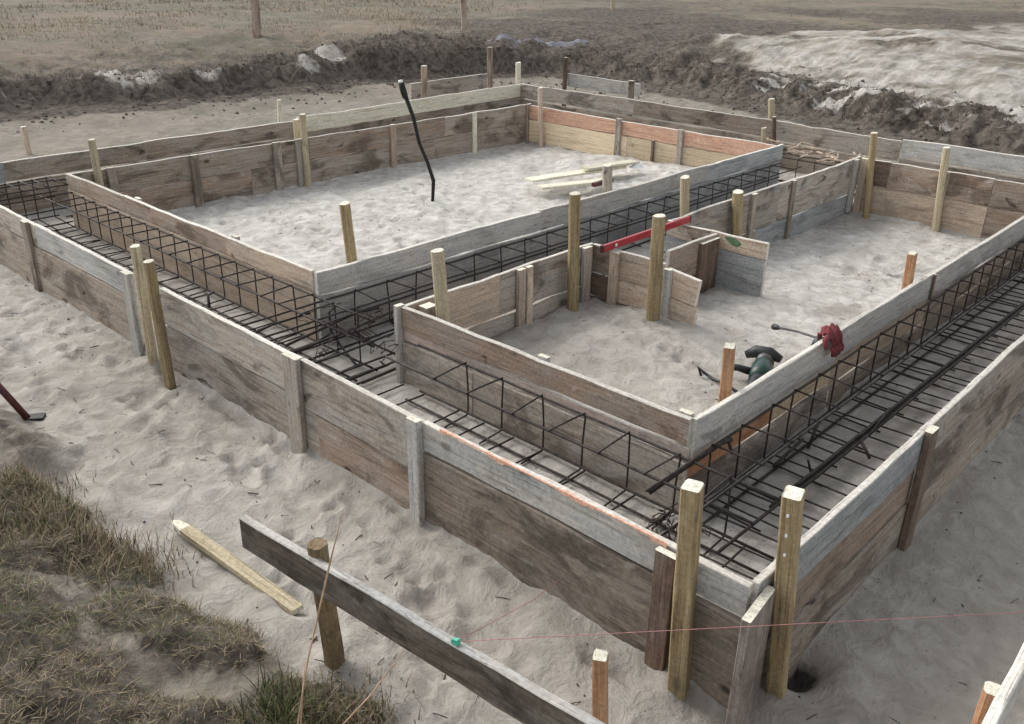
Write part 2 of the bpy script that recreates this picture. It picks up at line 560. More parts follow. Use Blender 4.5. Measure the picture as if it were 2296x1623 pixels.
def heap_mask(x, y):
    nz = fbm(x * .7, y * .7, 4, 15)
    yb = np.interp(x, [10, 11, 13, 15.5, 18, 19, 22, 27, 40], [5.8, 6.2, 7.9, 8.7, 9.3, 7.6, 7.2, 7.6, 7.0])
    m_ = sstep(-.5, .5, yb - y + 1.6 * nz) * sstep(31, 24, x)
    streak = sstep(-.45, .30, fbm((x + y * .6) * 1.9, (y - x * .6) * .6, 5, 61, .62) + .15 * sstep(12, 14, x))
    spk_ = sstep(-.5, .15, fbm(x * 4.2, y * 3.1, 4, 63, .7))
    return m_ * (.14 + .66 * streak) * (.45 + .55 * spk_)


hp = heap_mask(X, Y) * sstep(.02, .55, D + .45 * fbm(X * 1.3, Y * 1.3, 3, 62))
md2 = np.exp(-(((X - 14.2) / 2.2) ** 2 + ((Y - 3.2) / 3.0) ** 2))
lipw = sstep(.0, .30, fbm(X * .7, Y * .9, 3, 18)) * np.exp(-((D - .55) / .40) ** 2) * (Y > X * .85) * (.15 + .55 * sstep(-.2, .4, fbm(X * 3.1, Y * 5.0, 4, 91)))
lp = np.zeros_like(X)
for a_, b_, c_ in ((275, 180, .55), (215, 205, .35), (35, 207, .40), (75, 200, .25), (335, 172, .3), (480, 172, .3), (455, 180, .25), (735, 140, .35), (690, 152, .25), (580, 142, .15), (560, 160, .2), (-60, 220, .4)):
    q_ = P(a_, b_ - 12, 2, .40)
    lp = np.maximum(lp, np.exp(-((X - q_[0]) ** 2 + (Y - q_[1]) ** 2) / c_ ** 2))
lp = sstep(.05, .95, lp * (1 + .9 * fbm(X * 3.3, Y * 3.3, 4, 98, .7)) + .25 * fbm(X * 7, Y * 7, 3, 99, .7)) * .52 * sstep(.14, .34, Z)
lipw = np.maximum(lipw * .5, lp * .8)
pale = np.maximum(np.maximum(pale, hp), lipw)
outl = (D < 0) & ~A & ~B & ~T
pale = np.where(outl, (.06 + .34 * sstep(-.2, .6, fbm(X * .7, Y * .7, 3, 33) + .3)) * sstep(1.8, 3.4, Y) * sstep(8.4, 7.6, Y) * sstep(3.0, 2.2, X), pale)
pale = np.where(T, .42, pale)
far = sstep(.7, 1.8, D)
drym = far * (1 - hp)
backpit = outl * np.maximum(sstep(8.1, 9.2, Y), sstep(8.9, 9.6, X))
rightpit = outl * sstep(.9, .6, Y) * sstep(1.4, 2.0, X)
soilm = sstep(-.75, -.15, D) * (1 - sstep(.8, 2.2, D)) * (1 - hp) * (1 - lipw)
soilm = soilm * (1 + .25 * (X > Y))
soilm = np.maximum(soilm, .50 * (1 - sstep(2.0, 6.5, D + fbm(X * .5, Y * .5, 2, 95))) * (D > .3) * (1 - hp))
soilm = np.maximum(soilm, .40 * np.exp(-(np.clip(D, 0, 99) / 6.0) ** 2) * (D > .5) * (1 - hp))
tm = turf_mask(X, Y) * sstep(6.6, 5.2, Y) * (D < 0)
gap = sstep(.0, .35, fbm(X * 2.4, Y * 2.4, 3, 41))
sd_m = sods(X, Y) * (X < 1.8) * (D < 0)
soilm = np.maximum(soilm, np.maximum(tm * .50, .80 * sstep(.2, .5, sd_m)))
drym = np.maximum(np.maximum(drym, tm * .60), np.maximum(backpit * .62, rightpit * .04))
rt = sstep(-.3, .9, fbm(X * .25, Y * .25, 3, 71) + 1.1 * sstep(-5, 5, X - Y) - .35) * far * (1 - hp)
soilm = np.maximum(soilm, .66 * rt * sstep(60, 25, np.hypot(X, Y)))
hl = np.exp(-(((X - HX) / .10) ** 2 + ((Y - HY) / .075) ** 2) * (1 + .5 * fbm(X * 9, Y * 9, 2, 97)))
soilm = np.maximum(soilm, .9 * hl)
soilm = soilm * (1 - .8 * lp)
drym = drym * (1 - lp)
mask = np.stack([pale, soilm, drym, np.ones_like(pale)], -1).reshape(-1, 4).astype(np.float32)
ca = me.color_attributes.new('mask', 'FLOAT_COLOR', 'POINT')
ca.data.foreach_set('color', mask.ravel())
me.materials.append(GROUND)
ground = bpy.data.objects.new('ground', me)
COL.objects.link(ground)
ground['kind'] = 'structure'


# ------------------------------------------------------------------ builders
def tag(o, label=None, cat=None, group=None, kind=None):
    if label:
        o['label'] = label
    if cat:
        o['category'] = cat
    if group:
        o['group'] = group
    if kind:
        o['kind'] = kind
    return o


def thing(name, label, cat, loc=(0, 0, 0), group=None):
    o = bpy.data.objects.new(name, None)
    o.empty_display_size = .1
    COL.objects.link(o)
    o.location = loc
    return tag(o, label, cat, group)


def link(name, verts, faces, mats, parent=None, mw=None, midx=None, smooth=False):
    me = bpy.data.meshes.new(name)
    me.from_pydata([tuple(v) for v in verts], [], faces)
    for q in (mats if isinstance(mats, (list, tuple)) else [mats]):
        me.materials.append(q)
    if midx is not None:
        me.polygons.foreach_set('material_index', midx)
    if smooth:
        me.polygons.foreach_set('use_smooth', [True] * len(me.polygons))
    me.update()
    o = bpy.data.objects.new(name, me)
    COL.objects.link(o)
    mw = mw or Matrix.Identity(4)
    if parent is not None:
        o.parent = parent
        o.matrix_local = Matrix.Translation(-Vector(parent.location)) @ mw
    else:
        o.matrix_world = mw
    return o


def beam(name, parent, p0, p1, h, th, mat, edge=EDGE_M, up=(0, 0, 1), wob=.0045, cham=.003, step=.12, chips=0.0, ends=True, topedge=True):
    """sawn timber from p0 to p1 (centre line), h along 'up', th across; slightly uneven, chamfered"""
    p0, p1 = Vector(p0), Vector(p1)
    ax = (p1 - p0)
    L = ax.length
    ax.normalize()
    upv = Vector(up)
    upv = (upv - ax * upv.dot(ax)).normalized()
    sd = upv.cross(ax)
    mw = Matrix(((ax.x, sd.x, upv.x, 0), (ax.y, sd.y, upv.y, 0), (ax.z, sd.z, upv.z, 0), (0, 0, 0, 1)))
    mw.translation = (p0 + p1) / 2
    n = max(2, int(L / step) + 1)
    H, Tt, c = h / 2, th / 2, min(cham, th / 4, h / 4)
    prof = [(-Tt + c, -H), (Tt - c, -H), (Tt, -H + c), (Tt, H - c), (Tt - c, H), (-Tt + c, H), (-Tt, H - c), (-Tt, -H + c)]
    rnd = random.Random(hash((round(p0.x, 2), round(p1.y, 2), round(h, 2), round(p0.z, 2))))
    bow = rnd.uniform(-1, 1) * wob * 1.5
    verts, faces, mi = [], [], []
    wt = wb = ws = 0
    for i in range(n):
        u = i / (n - 1)
        wt = wt * .6 + rnd.uniform(-wob, wob)
        wb = wb * .6 + rnd.uniform(-wob, wob)
        ws = ws * .7 + rnd.uniform(-wob, wob) * .5
        dt = wt - (rnd.uniform(.3, 1) * chips if rnd.random() < .25 and chips and 0 < i < n - 1 else 0)
        for (yy, zz) in prof:
            verts.append((-L / 2 + L * u, yy + ws + bow * math.sin(math.pi * u), zz + (dt if zz > 0 else wb)))
    for i in range(n - 1):
        for k in range(8):
            a0, a1 = i * 8 + k, i * 8 + (k + 1) % 8
            faces.append((a0, a0 + 8, a1 + 8, a1))
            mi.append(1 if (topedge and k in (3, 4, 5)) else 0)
    faces.append(tuple(range(8)))
    faces.append(tuple(reversed(range((n - 1) * 8, n * 8))))
    mi += [1 if ends else 0] * 2
    # make the face order outward
    faces = [tuple(reversed(f)) for f in faces]
    return link(name, verts, faces, [mat, edge], parent, mw, mi)


def tube(name, parent, pts, r, mat, seg=6, closed=False, cap=True, mw=None, arrays=False):
    if arrays is False:
        v, f = tube_geo(pts, r, seg)
        return link(name, v, f, mat, parent, mw, None, True)


def tube_geo(pts, r, seg=6, base=0):
    pts = [Vector(p) for p in pts]
    n = len(pts)
    rs = r if isinstance(r, (list, tuple)) else [r] * n
    V, F = [], []
    prev = None
    for i, p in enumerate(pts):
        d = (pts[min(i + 1, n - 1)] - pts[max(i - 1, 0)])
        d.normalize()
        if prev is None:
            u = d.orthogonal().normalized()
        else:
            u = (prev - d * prev.dot(d)).normalized()
        prev = u
        w = d.cross(u)
        for k in range(seg):
            an = 2 * math.pi * k / seg
            V.append(p + (u * math.cos(an) + w * math.sin(an)) * rs[i])
    for i in range(n - 1):
        for k in range(seg):
            a0, a1 = base + i * seg + k, base + i * seg + (k + 1) % seg
            F.append((a0, a1, a1 + seg, a0 + seg))
    F.append(tuple(base + k for k in reversed(range(seg))))
    F.append(tuple(base + (n - 1) * seg + k for k in range(seg)))
    return V, F


def wall(name, label, a, b, layers, ztop=(TOP, TOP), th=.026, group='formwork walls of the foundation', cat='formwork', gap=.007):
    """board wall from plan point a to b. layers: list of (list of (u0,u1,material), height[, setback, chips])"""
    t0 = thing(name, label, cat, ((a[0] + b[0]) / 2, (a[1] + b[1]) / 2, 0), group)
    A_, B_ = Vector((a[0], a[1], 0)), Vector((b[0], b[1], 0))
    d = B_ - A_
    nrm = Vector((-d.y, d.x, 0)).normalized()
    z = 0.0
    for lay in layers:
        segs, h = lay[0], lay[1]
        off = lay[2] if len(lay) > 2 else 0.0
        chips = lay[3] if len(lay) > 3 else 0.0
        for (u0, u1, mt) in segs:
            q0, q1 = A_ + d * u0 + nrm * off, A_ + d * u1 + nrm * off
            z0 = ztop[0] + (ztop[1] - ztop[0]) * u0 - z - h / 2
            z1 = ztop[0] + (ztop[1] - ztop[0]) * u1 - z - h / 2
            dd = (q1 - q0).normalized() * .002
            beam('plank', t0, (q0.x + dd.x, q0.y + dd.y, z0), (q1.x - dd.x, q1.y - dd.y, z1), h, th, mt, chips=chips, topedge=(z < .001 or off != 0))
        z += h + gap
    return t0


def batten(parent, x, y, zt, zb, w, th, ang, mat, name='batten', lean=(0, 0), edge=CAP):
    """upright cleat; ang = direction of its width in plan"""
    return beam(name, parent, (x, y, zb), (x + lean[0], y + lean[1], zt), w, th, mat, edge, up=(math.cos(ang), math.sin(ang), 0), wob=.0015, topedge=False)


STK = 'stakes driven beside the formwork'


def stake(label, top, bot, ax, val, w, mat=STAKE, rnd=True, foot=.28, name='wooden_stake', cat='stake', group=STK, zb=None, point=False, twist=None, nails=0):
    w *= .9
    pb = P(bot[0], bot[1], ax, val)
    if ax == 2:
        pt = top_over(top[0], top[1], pb)
    else:
        pt = P(top[0], top[1], ax, val)
    pb, pt = Vector(pb), Vector(pt)
    g = hz(pb.x, pb.y) if zb is None else zb
    d = (pt - pb).normalized()
    tb = pb + d * ((g - .12 - pb.z) / d.z) if abs(d.z) > .2 else pb
    L = (pt - tb).length
    up = Vector((1, 0, 0)) if twist is None else Vector((math.cos(twist), math.sin(twist), 0))
    axv = d
    upv = (up - axv * up.dot(axv)).normalized()
    sd = axv.cross(upv)
    mw = Matrix(((axv.x, upv.x, sd.x, 0), (axv.y, upv.y, sd.y, 0), (axv.z, upv.z, sd.z, 0), (0, 0, 0, 1)))
    mw.translation = tb
    R_ = random.Random(int(top[0] * 7 + top[1]))
    seg = 12 if rnd else 8
    if rnd:
        prof = [(math.cos(2 * math.pi * k / seg) * w / 2 * (.93 + .1 * R_.random()), math.sin(2 * math.pi * k / seg) * w / 2 * (.93 + .1 * R_.random())) for k in range(seg)]
    else:
        q, c = w / 2, w * .10
        prof = [(-q + c, -q), (q - c, -q), (q, -q + c), (q, q - c), (q - c, q), (-q + c, q), (-q, q - c), (-q, -q + c)]
    n = max(4, int(L / .1))
    V, F, mi = [], [], []
    for i in range(n + 1):
        u = i / n
        s = 1 - .06 * u
        wx, wy = R_.uniform(-.0012, .0012), R_.uniform(-.0012, .0012)
        for p in prof:
            V.append((L * u, p[0] * s + wx, p[1] * s + wy))
    for p in prof:
        V.append((L + .002 + p[0] * .12 + R_.uniform(-.0025, .0025), p[0] * .86, p[1] * .86))
    for i in range(n + 1):
        for k in range(seg):
            a0, a1 = i * seg + k, i * seg + (k + 1) % seg
            F.append((a0, a1, a1 + seg, a0 + seg))
            mi.append(1 if i == n else 0)
    F.append(tuple(range((n + 1) * seg, (n + 2) * seg)))
    mi.append(1)
    F.append(tuple(reversed(range(seg))))
    mi.append(0)
    o = link(name, V, F, [mat, CAP], None, mw, mi, False)
    tag(o, label, cat, group)
    if nails:
        for k in range(nails):
            h = .06 + .07 * k
            nm = Matrix.Translation(pt - d * h + Vector((-w * .52, -.004, 0)))
            v, f = tube_geo([(0, 0, 0), (-.006, -.001, 0)], .0045, 6)
            nn = link('nail_head', v, f, WHITE, None, nm)
            nn.parent = o
            nn.matrix_parent_inverse = o.matrix_world.inverted()
    return o


# ------------------------------------------------------------------ outer formwork
FW = 'formwork walls of the foundation'
H2, H1 = .12, .335
xo = XO
w1 = wall('formwork_panel', 'far left stretch of the front board wall, ending beside the two paired stakes', (xo, 7.9), (xo, 4.56),
          [([(0, .62, GREY), (.62, 1, GREYL)], .145), ([(0, 1, GREYD)], .32)])
for px, py, mt in ((63, 490, GREYD), (293, 612, GREYL)):
    p = P(px, py, 0, xo)
    batten(w1, xo - .028, p[1], TOP + .004, -.03, .085 if px < 100 else .075, .026, math.pi / 2, mt)
w2 = wall('formwork_panel', 'middle stretch of the front board wall, blotched dark, right of the paired stakes', (xo, 4.24), (xo, 3.02),
          [([(0, 1, GREY)], .20, 0, .006), ([(0, 1, GREY)], .26)])
batten(w2, xo - .028, 3.06, TOP + .006, -.02, .10, .026, math.pi / 2, GREY)
w3 = wall('formwork_panel', 'stretch of the front board wall with a lighter brown lower plank between two grey cleats', (xo, 3.015), (xo, 2.24),
          [([(0, 1, GREY)], .235, 0, .004), ([(0, .12, GREY), (.12, 1, BROWN)], .24)])
batten(w3, xo - .028, 2.265, TOP + .006, -.04, .062, .03, math.pi / 2, GREYL)
w4 = wall('formwork_panel', 'nearest stretch of the front board wall, splashed orange along its top edge', (xo, 2.235), (xo, .875),
          [([(0, 1, GREYL)], .125, 0, .006), ([(0, .78, GREYD), (.78, 1, GREYD)], .34)])
batten(w4, xo - .028, 1.135, TOP - .012, -.03, .07, .026, math.pi / 2, DBROWN)

# orange marking paint on the top edge
pm = plain('orange_marking_paint', (.62, .36, .25), .8, 0, .25, 90)
v, f = [], []
rr = random.Random(5)
for k in range(61):
    yy = 2.14 - .0165 * k
    wd_ = abs(.009 * math.sin(k * .55) * math.sin(k * .19 + 1)) + rr.uniform(.0, .005)
    dr_ = max(.0005, .010 * math.sin(k * .31 + 2) + rr.uniform(-.006, .006))
    v += [(xo - .0145, yy, TOP + .0062), (xo - .0135 + wd_, yy, TOP + .0064), (xo - .0150, yy, TOP + .003 - dr_)]
for k in range(60):
    a_ = k * 3
    f += [(a_, a_ + 3, a_ + 4, a_ + 1), (a_, a_ + 2, a_ + 5, a_ + 3)]
pt_ = link('paint_line', v, f, pm, w4)
pt_['label'] = 'broken orange paint line along the top edge'

# corner cleat board and right wall
wr1 = wall('formwork_panel', 'right outer board wall from the near corner stake to the dark cleat', (1.965, YOR), (3.20, YOR),
           [([(0, 1, BLUEG)], .15, 0, .003), ([(0, 1, BROWN)], .15), ([(0, 1, GREYD)], .30)])
wr2 = wall('formwork_panel', 'right outer board wall beyond the dark cleat, running out of the frame', (3.205, YOR), (8.7, YOR),
           [([(0, .45, GREY), (.45, 1, GREYL)], .15, 0, .003), ([(0, 1, GREYD)], .20), ([(0, 1, GREYD)], .36)])
batten(wr1, 3.215, YOR - .03, TOP + .01, -.26, .07, .03, 0, DBROWN)
batten(wr2, 3.02 + 2.6, YOR - .03, TOP + .01, -.30, .07, .03, 0, DBROWN)
cb = thing('corner_cleat', 'short upright cleat board closing the near outer corner, with a bright sawn top', 'cleat board', (1.94, .84, 0))
batten(cb, 1.935, .838, TOP - .035, -.10, .185, .027, .12, CLEAT, name='board')

# ------------------------------------------------------------------ outer back and left walls
ZB = TOP + .06
wl1 = wall('formwork_panel', 'far left outer board wall with grey top plank, behind the rebar at the left edge', (1.0, 7.70), (5.22, 7.83),
           [([(0, .34, BLUEG), (.34, .62, GREYD), (.62, 1, GREYD)], .155), ([(0, 1, GREYD)], .36)], (TOP, TOP + .01))
wl2 = wall('formwork_panel', 'fresh pale cream plank topping the far outer wall up to the back corner', (5.24, 7.83), (8.75, 7.96),
           [([(0, 1, CREAM)], .15), ([(0, 1, GREYD)], .40)], (TOP + .03, TOP + .055))
wb1 = wall('formwork_panel', 'long grey outer back wall from the far corner to the stake behind the open trench', (XOB, 7.93), (XOB, 4.41),
           [([(0, .5, GREY), (.5, 1, GREYD)], .17), ([(0, 1, GREYD)], .40)], (ZB, ZB), gap=.02)
wb2 = wall('formwork_panel', 'outer back wall above the yellow strewn trench, with a sagging top edge', (XOB, 4.40), (XOB, 3.12),
           [([(0, 1, GREY)], .185, 0, .012), ([(0, 1, GREYD)], .40)], (ZB, ZB - .02), gap=.02)
wb3 = wall('formwork_panel', 'right end of the outer back wall, pale grey, running out of the frame', (XOB, 3.11), (XOB, .6),
           [([(0, 1, GREYL)], .165), ([(0, 1, GREYD)], .42)], (ZB, ZB), gap=.02)

# ------------------------------------------------------------------ inner formwork, far room
ia = wall('formwork_panel', 'tan and pinkish inner form along the front of the far room, facing the trench mesh', (XF, YL), (XF, 3.925),
          [([(0, .3, TAN), (.3, .72, BROWN), (.72, 1, TAN)], .115, 0, .004), ([(0, .6, TAN), (.6, 1, TAN)], .33)])
for px, py in ((300, 440), (520, 540)):
    p = P(px, py, 0, XF)
    batten(ia, XF + .028, p[1], TOP + .008, .0, .06, .026, math.pi / 2, GREYL)
ib = wall('formwork_panel', 'smooth blue grey board wall between the far room and the middle trench', (XF - .01, 3.90), (XB, 3.90),
          [([(0, .35, GREYL), (.35, .75, GREYL), (.75, 1, BLUEG)], .135), ([(0, .4, GREYL), (.4, 1, BLUEG)], .31)])
ic = wall('formwork_panel', 'weathered panel wall with upright cleats along the left side of the far room', (XF, YL), (XB, YL),
          [([(0, .42, GREYD), (.42, .75, BROWN), (.75, 1, GREYD)], .20), ([(0, .3, BROWN), (.3, .72, GREYD), (.72, 1, GREYD)], .25)], (TOP - .01, TOP - .01))
for px, py, w, mt in ((245, 380, .07, GREYD), (430, 350, .07, GREYD), (615, 318, .08, GREY), (668, 310, .10, GREY), (876, 278, .06, BROWN), (1060, 252, .055, CREAM), (1182, 232, .07, GREYD)):
    p = P(px, py, 1, YL)
    batten(ic, p[0], YL - .028, TOP - .003, -.02, w, .028, 0, mt)
idd = wall('formwork_panel', 'clean salmon and yellow planks lining the back of the far room', (XB, YL - .01), (XB, 3.92),
           [([(0, 1, SALMON)], .15), ([(0, .45, YELLOW), (.45, 1, YELLOW)], .25)], (TOP - .02, TOP - .02))
for px, py, w, mt, zt in ((1392, 265, .065, GREY, TOP), (1468, 320, .03, DBROWN, TOP - .16), (1531, 290, .06, GREY, TOP - .01)):
    p = P(px, py, 0, XB)
    batten(idd, XB - .028, p[1], zt, .0, w, .028, math.pi / 2, mt)

# near room
na = wall('formwork_panel', 'front form of the near room, brown top plank over a pale ledge', (XF, 3.19), (XF, YR),
          [([(0, 1, BROWN)], .115, 0, .003), ([(0, 1, PINK)], .06, .012), ([(0, .3, GREY), (.3, 1, GREY)], .27)])
for px, py in ((1210, 797), (1530, 925)):
    p = P(px, py, 0, XF)
    batten(na, XF + .028, p[1], TOP + .01, .02, .055, .026, math.pi / 2, GREYL)
batten(na, XF - .012, 3.206, TOP + .004, .0, .028, .05, math.pi / 2, GREYL, name='corner_cleat')
batten(na, XF + .10, 3.12, TOP - .005, .1, .07, .06, 0, GREYD)
nb = wall('formwork_panel', 'grey board wall with cleats left of the near room, up to the partition', (XF + .01, 3.19), (4.15, 3.19),
          [([(0, .45, TAN), (.45, 1, GREY)], .24, 0, .003), ([(0, 1, GREY)], .20)])
for px, w, mt in ((1160, .055, BROWN), (1178, .05, TAN), (1305, .07, GREY)):
    p = P(px, 620, 1, 3.19)
    batten(nb, p[0], 3.19 - .028, TOP + .002, .06, w, .028, 0, mt)
nc = wall('formwork_panel', 'brown partition wall running from the corner behind the red level towards the tall stake', (4.15, 3.18), (4.15, 2.66),
          [([(0, .3, GREYD), (.3, 1, TAN)], .17), ([(0, .3, DBROWN), (.3, 1, TAN)], .14), ([(0, 1, DBROWN)], .16)])
batten(nc, 4.122, 3.0, TOP - .004, .06, .06, .028, math.pi / 2, TAN)
nd = wall('formwork_panel', 'short free end panel of the partition, three pale brown boards and an upright cleat', (4.16, 2.655), (4.16, 2.44),
          [([(0, 1, TAN)], .15), ([(0, 1, TAN)], .17), ([(0, 1, TAN)], .15)], (TOP - .025, TOP - .05))
batten(nd, 4.128, 2.63, TOP - .02, .0, .045, .03, math.pi / 2, GREYL)
ne = wall('formwork_panel', 'brown cross board with a dark upright closing the side passage', (4.36, 2.79), (4.90, 2.79),
          [([(0, 1, BROWN)], .22), ([(0, 1, DBROWN)], .24)])
batten(ne, 4.78, 2.762, TOP - .02, .02, .20, .026, 0, DBROWN)
nf = wall('formwork_panel', 'grey passage panel with a tan top strip and a green paint smear', (4.92, 3.17), (4.92, 2.44),
          [([(0, .45, GREYD), (.45, 1, TAN)], .10), ([(0, 1, BLUEG)], .36)])
# green smear: a thin painted patch
sm_m = plain('green_marking_paint', (.10, .17, .09), .8, 0, .35, 60)
v = [(0, 0, 0), (0, -.08, .006), (0, -.13, -.025), (0, -.10, -.05), (0, -.06, -.045), (0, -.02, -.02)]
o = link('paint_smear', v, [(0, 5, 4, 3, 2, 1)], sm_m, nf, Matrix.Translation((4.9045, 2.74, TOP - .015)))
ng = wall('formwork_panel', 'far part of the near room left wall, clean grey boards ending at the dark corner', (4.95, 3.16), (XB, 3.16),
          [([(0, .5, GREY), (.5, 1, GREY)], .30, 0, .003), ([(0, .4, GREY), (.4, 1, BLUEG)], .20)])
for px, w, mt in ((1683, .06, GREYD), (1768, .05, GREYD), (1898, .07, GREYL)):
    p = P(px, 450, 1, 3.16)
    batten(ng, p[0], 3.16 - .028, TOP, .0, w, .026, 0, mt)
nh = wall('formwork_panel', 'stained brown knotty panel wall along the back of the near room', (XB, 3.14), (XB, .95),
          [([(0, .12, DBROWN), (.12, .5, BROWN), (.5, 1, BROWN)], .22), ([(0, .5, TAN), (.5, 1, BROWN)], .26)])
for px, w, mt in ((1935, .06, TAN), (2122, .055, TAN)):
    p = P(px, 400, 0, XB)
    batten(nh, XB - .028, p[1], TOP, -.05, w, .028, math.pi / 2, mt)
ni = wall('formwork_panel', 'near room right wall: wide pale top plank over orange boards behind the mesh', (XF + .013, YR), (3.88, YR),
          [([(0, 1, GREYL)], .165, 0, .003), ([(0, .55, ORANGE), (.55, 1, YELLOW)], .10, .01), ([(0, 1, GREY)], .18)])
nj = wall('formwork_panel', 'near room right wall beyond the red glove, pale plank running out to the right', (3.89, YR), (XB, YR),
          [([(0, .28, GREYL), (.28, 1, GREYL)], .15, 0, .003), ([(0, .3, TAN), (.3, 1, GREYD)], .14, .01), ([(0, 1, GREYD)], .16)])
batten(nj, P(2088, 615, 1, YR)[0], YR - .02, TOP - .0, TOP - .15, .012, .02, 0, DBROWN, name='joint_strip')

# ------------------------------------------------------------------ stakes
R = 0
stake('left one of the two stakes standing close together in the gap of the front wall', (303, 552), (343, 805), 0, xo - .05, .062, STAKEL)
stake('right and slightly nearer one of the paired stakes at the front wall gap', (333, 586), (374, 822), 0, xo - .09, .066, STAKE)
stake('lone round stake standing inside the far room behind its blue grey wall', (773, 456), (788, 580), 1, 4.0, .075, STAKE)
stake('thick round stake in the left front corner of the near room', (981, 562), (994, 712), 0, 2.78, .082, STAKEL)
stake('tall round stake on the cleated left wall of the near room', (1289, 434), (1284, 684), 1, 3.10, .078, STAKE)
stake('tall stake in front of the partition, below the middle of the red level', (1478, 484), (1462, 742), 0, 4.06, .085, STAKE)
stake('pale stake in the middle trench just behind the right end of the red level', (1536, 397), (1535, 482), 1, 3.27, .075, STAKEL)
stake('stout yellowish stake beside the passage panel with green paint', (1655, 430), (1650, 530), 1, 3.09, .09, STAKE)
stake('slim tall stake in the far left corner of the near room', (1960, 298), (1944, 462), 0, XB - .08, .07, STAKE)
stake('slim stake against the brown back wall, with a short cleat at its foot', (2123, 331), (2100, 494), 0, XB - .07, .07, STAKEL)
stake('greenish stake standing behind the outer back wall below the sand heap', (1730, 222), (1730, 280), 0, XOB + .10, .08, STAKEL)
stake('small stake top at the far end of the blue grey wall', (1713, 287), (1713, 330), 0, XB + .10, .06, STAKEL)
stake('dark stake beside the small stake top at the far trench end', (1736, 262), (1735, 325), 0, XOB - .06, .05, DBROWN)
stake('orange brown stake in the back corner of the far room', (1211, 197), (1213, 320), 0, XB - .07, .065, TAN)
stake('yellow stake where the cream plank meets the grey planks', (678, 256), (690, 404), 1, YL - .06, .075, STAKEL)
stake('pale short stake just left of the cream plank end', (664, 268), (668, 320), 1, YL + .12, .07, STAKEL)
stake('pale stake standing behind the left end of the far room front form', (205, 313), (222, 406), 1, YL - .05, .065, STAKEL)
stake('thin far stake rising behind the grey left outer wall', (626, 224), (628, 280), 1, 7.95, .055, CREAM)
stake('short thick stake behind the blue grey wall beside the loose boards', (1362, 370), (1362, 412), 1, 4.0, .09, GREY)
stake('orange stake at the sunlit far side of the near room right wall', (2046, 568), (2032, 650), 1, 1.60, .052, STAKEO, rnd=False)
stake('red orange square stake with a dark groove beside the green tool', (1636, 776), (1625, 892), 1, 1.60, .052, STAKEO, rnd=False, twist=.35)
stake('big square stake against the front wall at the near corner', (1553, 1090), (1522, 1512), 0, xo - .055, .064, STAKE, rnd=False, twist=.25)
stake('big square stake on the right wall at the near corner, with three nails', (1779, 1106), (1742, 1530), 1, YOR - .055, .060, STAKE, rnd=False, twist=.2, nails=3)
stake('small pale orange stake at the bottom edge of the picture', (1346, 1470), (1345, 1640), 2, -.02, .048, STAKEO, rnd=False, group=None, twist=.5)

# ------------------------------------------------------------------ batter boards
BG = 'batter boards around the site'


def batter(label, pa, pb, ztop, h, th, mat, posts, group=BG, edge=None):
    tt = thing('batter_board', label, 'batter board', ((pa[0] + pb[0]) / 2, (pa[1] + pb[1]) / 2, 0), group)
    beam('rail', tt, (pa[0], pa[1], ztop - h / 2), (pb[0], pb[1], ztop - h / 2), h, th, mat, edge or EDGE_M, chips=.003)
    for (x, y, zt, w, mt, lx, ly) in posts:
        g = hz(x, y)
        beam('post', tt, (x, y, g - .1), (x + lx, y + ly, zt), w, w * .9, mt, CAP, up=(1, 0.2, 0), topedge=False, wob=.003, cham=w * .2, ends=(mt is not OLDP))
    return tt


pa, pb = P(545, 1155, 2, TOP), P(1340, 1623, 2, TOP)
dv = (pb - pa) / np.linalg.norm(pb - pa)
pe = pb + dv * .35
q = P(711, 1212, 2, TOP + .03)
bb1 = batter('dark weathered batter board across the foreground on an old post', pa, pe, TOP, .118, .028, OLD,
             [(q[0] + .020, q[1] - .012, TOP + .03, .057, OLDP, -.03, 0)], edge=GREYL)  # paler top face: sky brightness painted into this rail's edge too
qa, qb = P(2296, 1480, 2, TOP), P(2230, 1623, 2, TOP)
bb2 = batter('batter board with a pale top edge cut off at the lower right corner', (qa[0] + .5, qa[1] + .01), (qb[0] - .3, qb[1]), TOP, .12, .028, GREYL,
             [(P(2237, 1537, 2, TOP + .0)[0], P(2237, 1537, 2, TOP)[1] + .005, TOP + .0, .045, STAKEO, -.02, 0)])
#
a1, a2 = P(920, 187, 2, TOP), P(1095, 164, 2, TOP)
bb3 = batter('grey far batter board between two thin reddish stakes behind cream plank', a1, a2, TOP, .22, .03, GREY,
             [(*P(952, 200, 2, TOP)[:2], TOP + .28, .07, BROWN, 0, 0), (*P(1098, 180, 2, TOP)[:2], TOP + .42, .07, BROWN, 0, 0)])
a1, a2 = P(1275, 165, 2, TOP), P(1435, 188, 2, TOP)
bb4 = batter('pale far batter board beyond the back corner, set below the dark bank', a1, a2, TOP, .17, .03, GREYL,
             [(*P(1267, 165, 2, TOP)[:2], TOP + .22, .06, DBROWN, 0, 0), (*P(1415, 195, 2, TOP)[:2], TOP + .08, .08, GREYD, 0, 0)])
stake('pale slim stake between the two far batter boards', (1162, 140), (1162, 192), 2, TOP - .1, .09, CREAM, group=None)
stake('reddish splintered stake at the foot of the bank on the far left', (52, 284), (66, 345), 2, .02, .07, TAN, group=None)

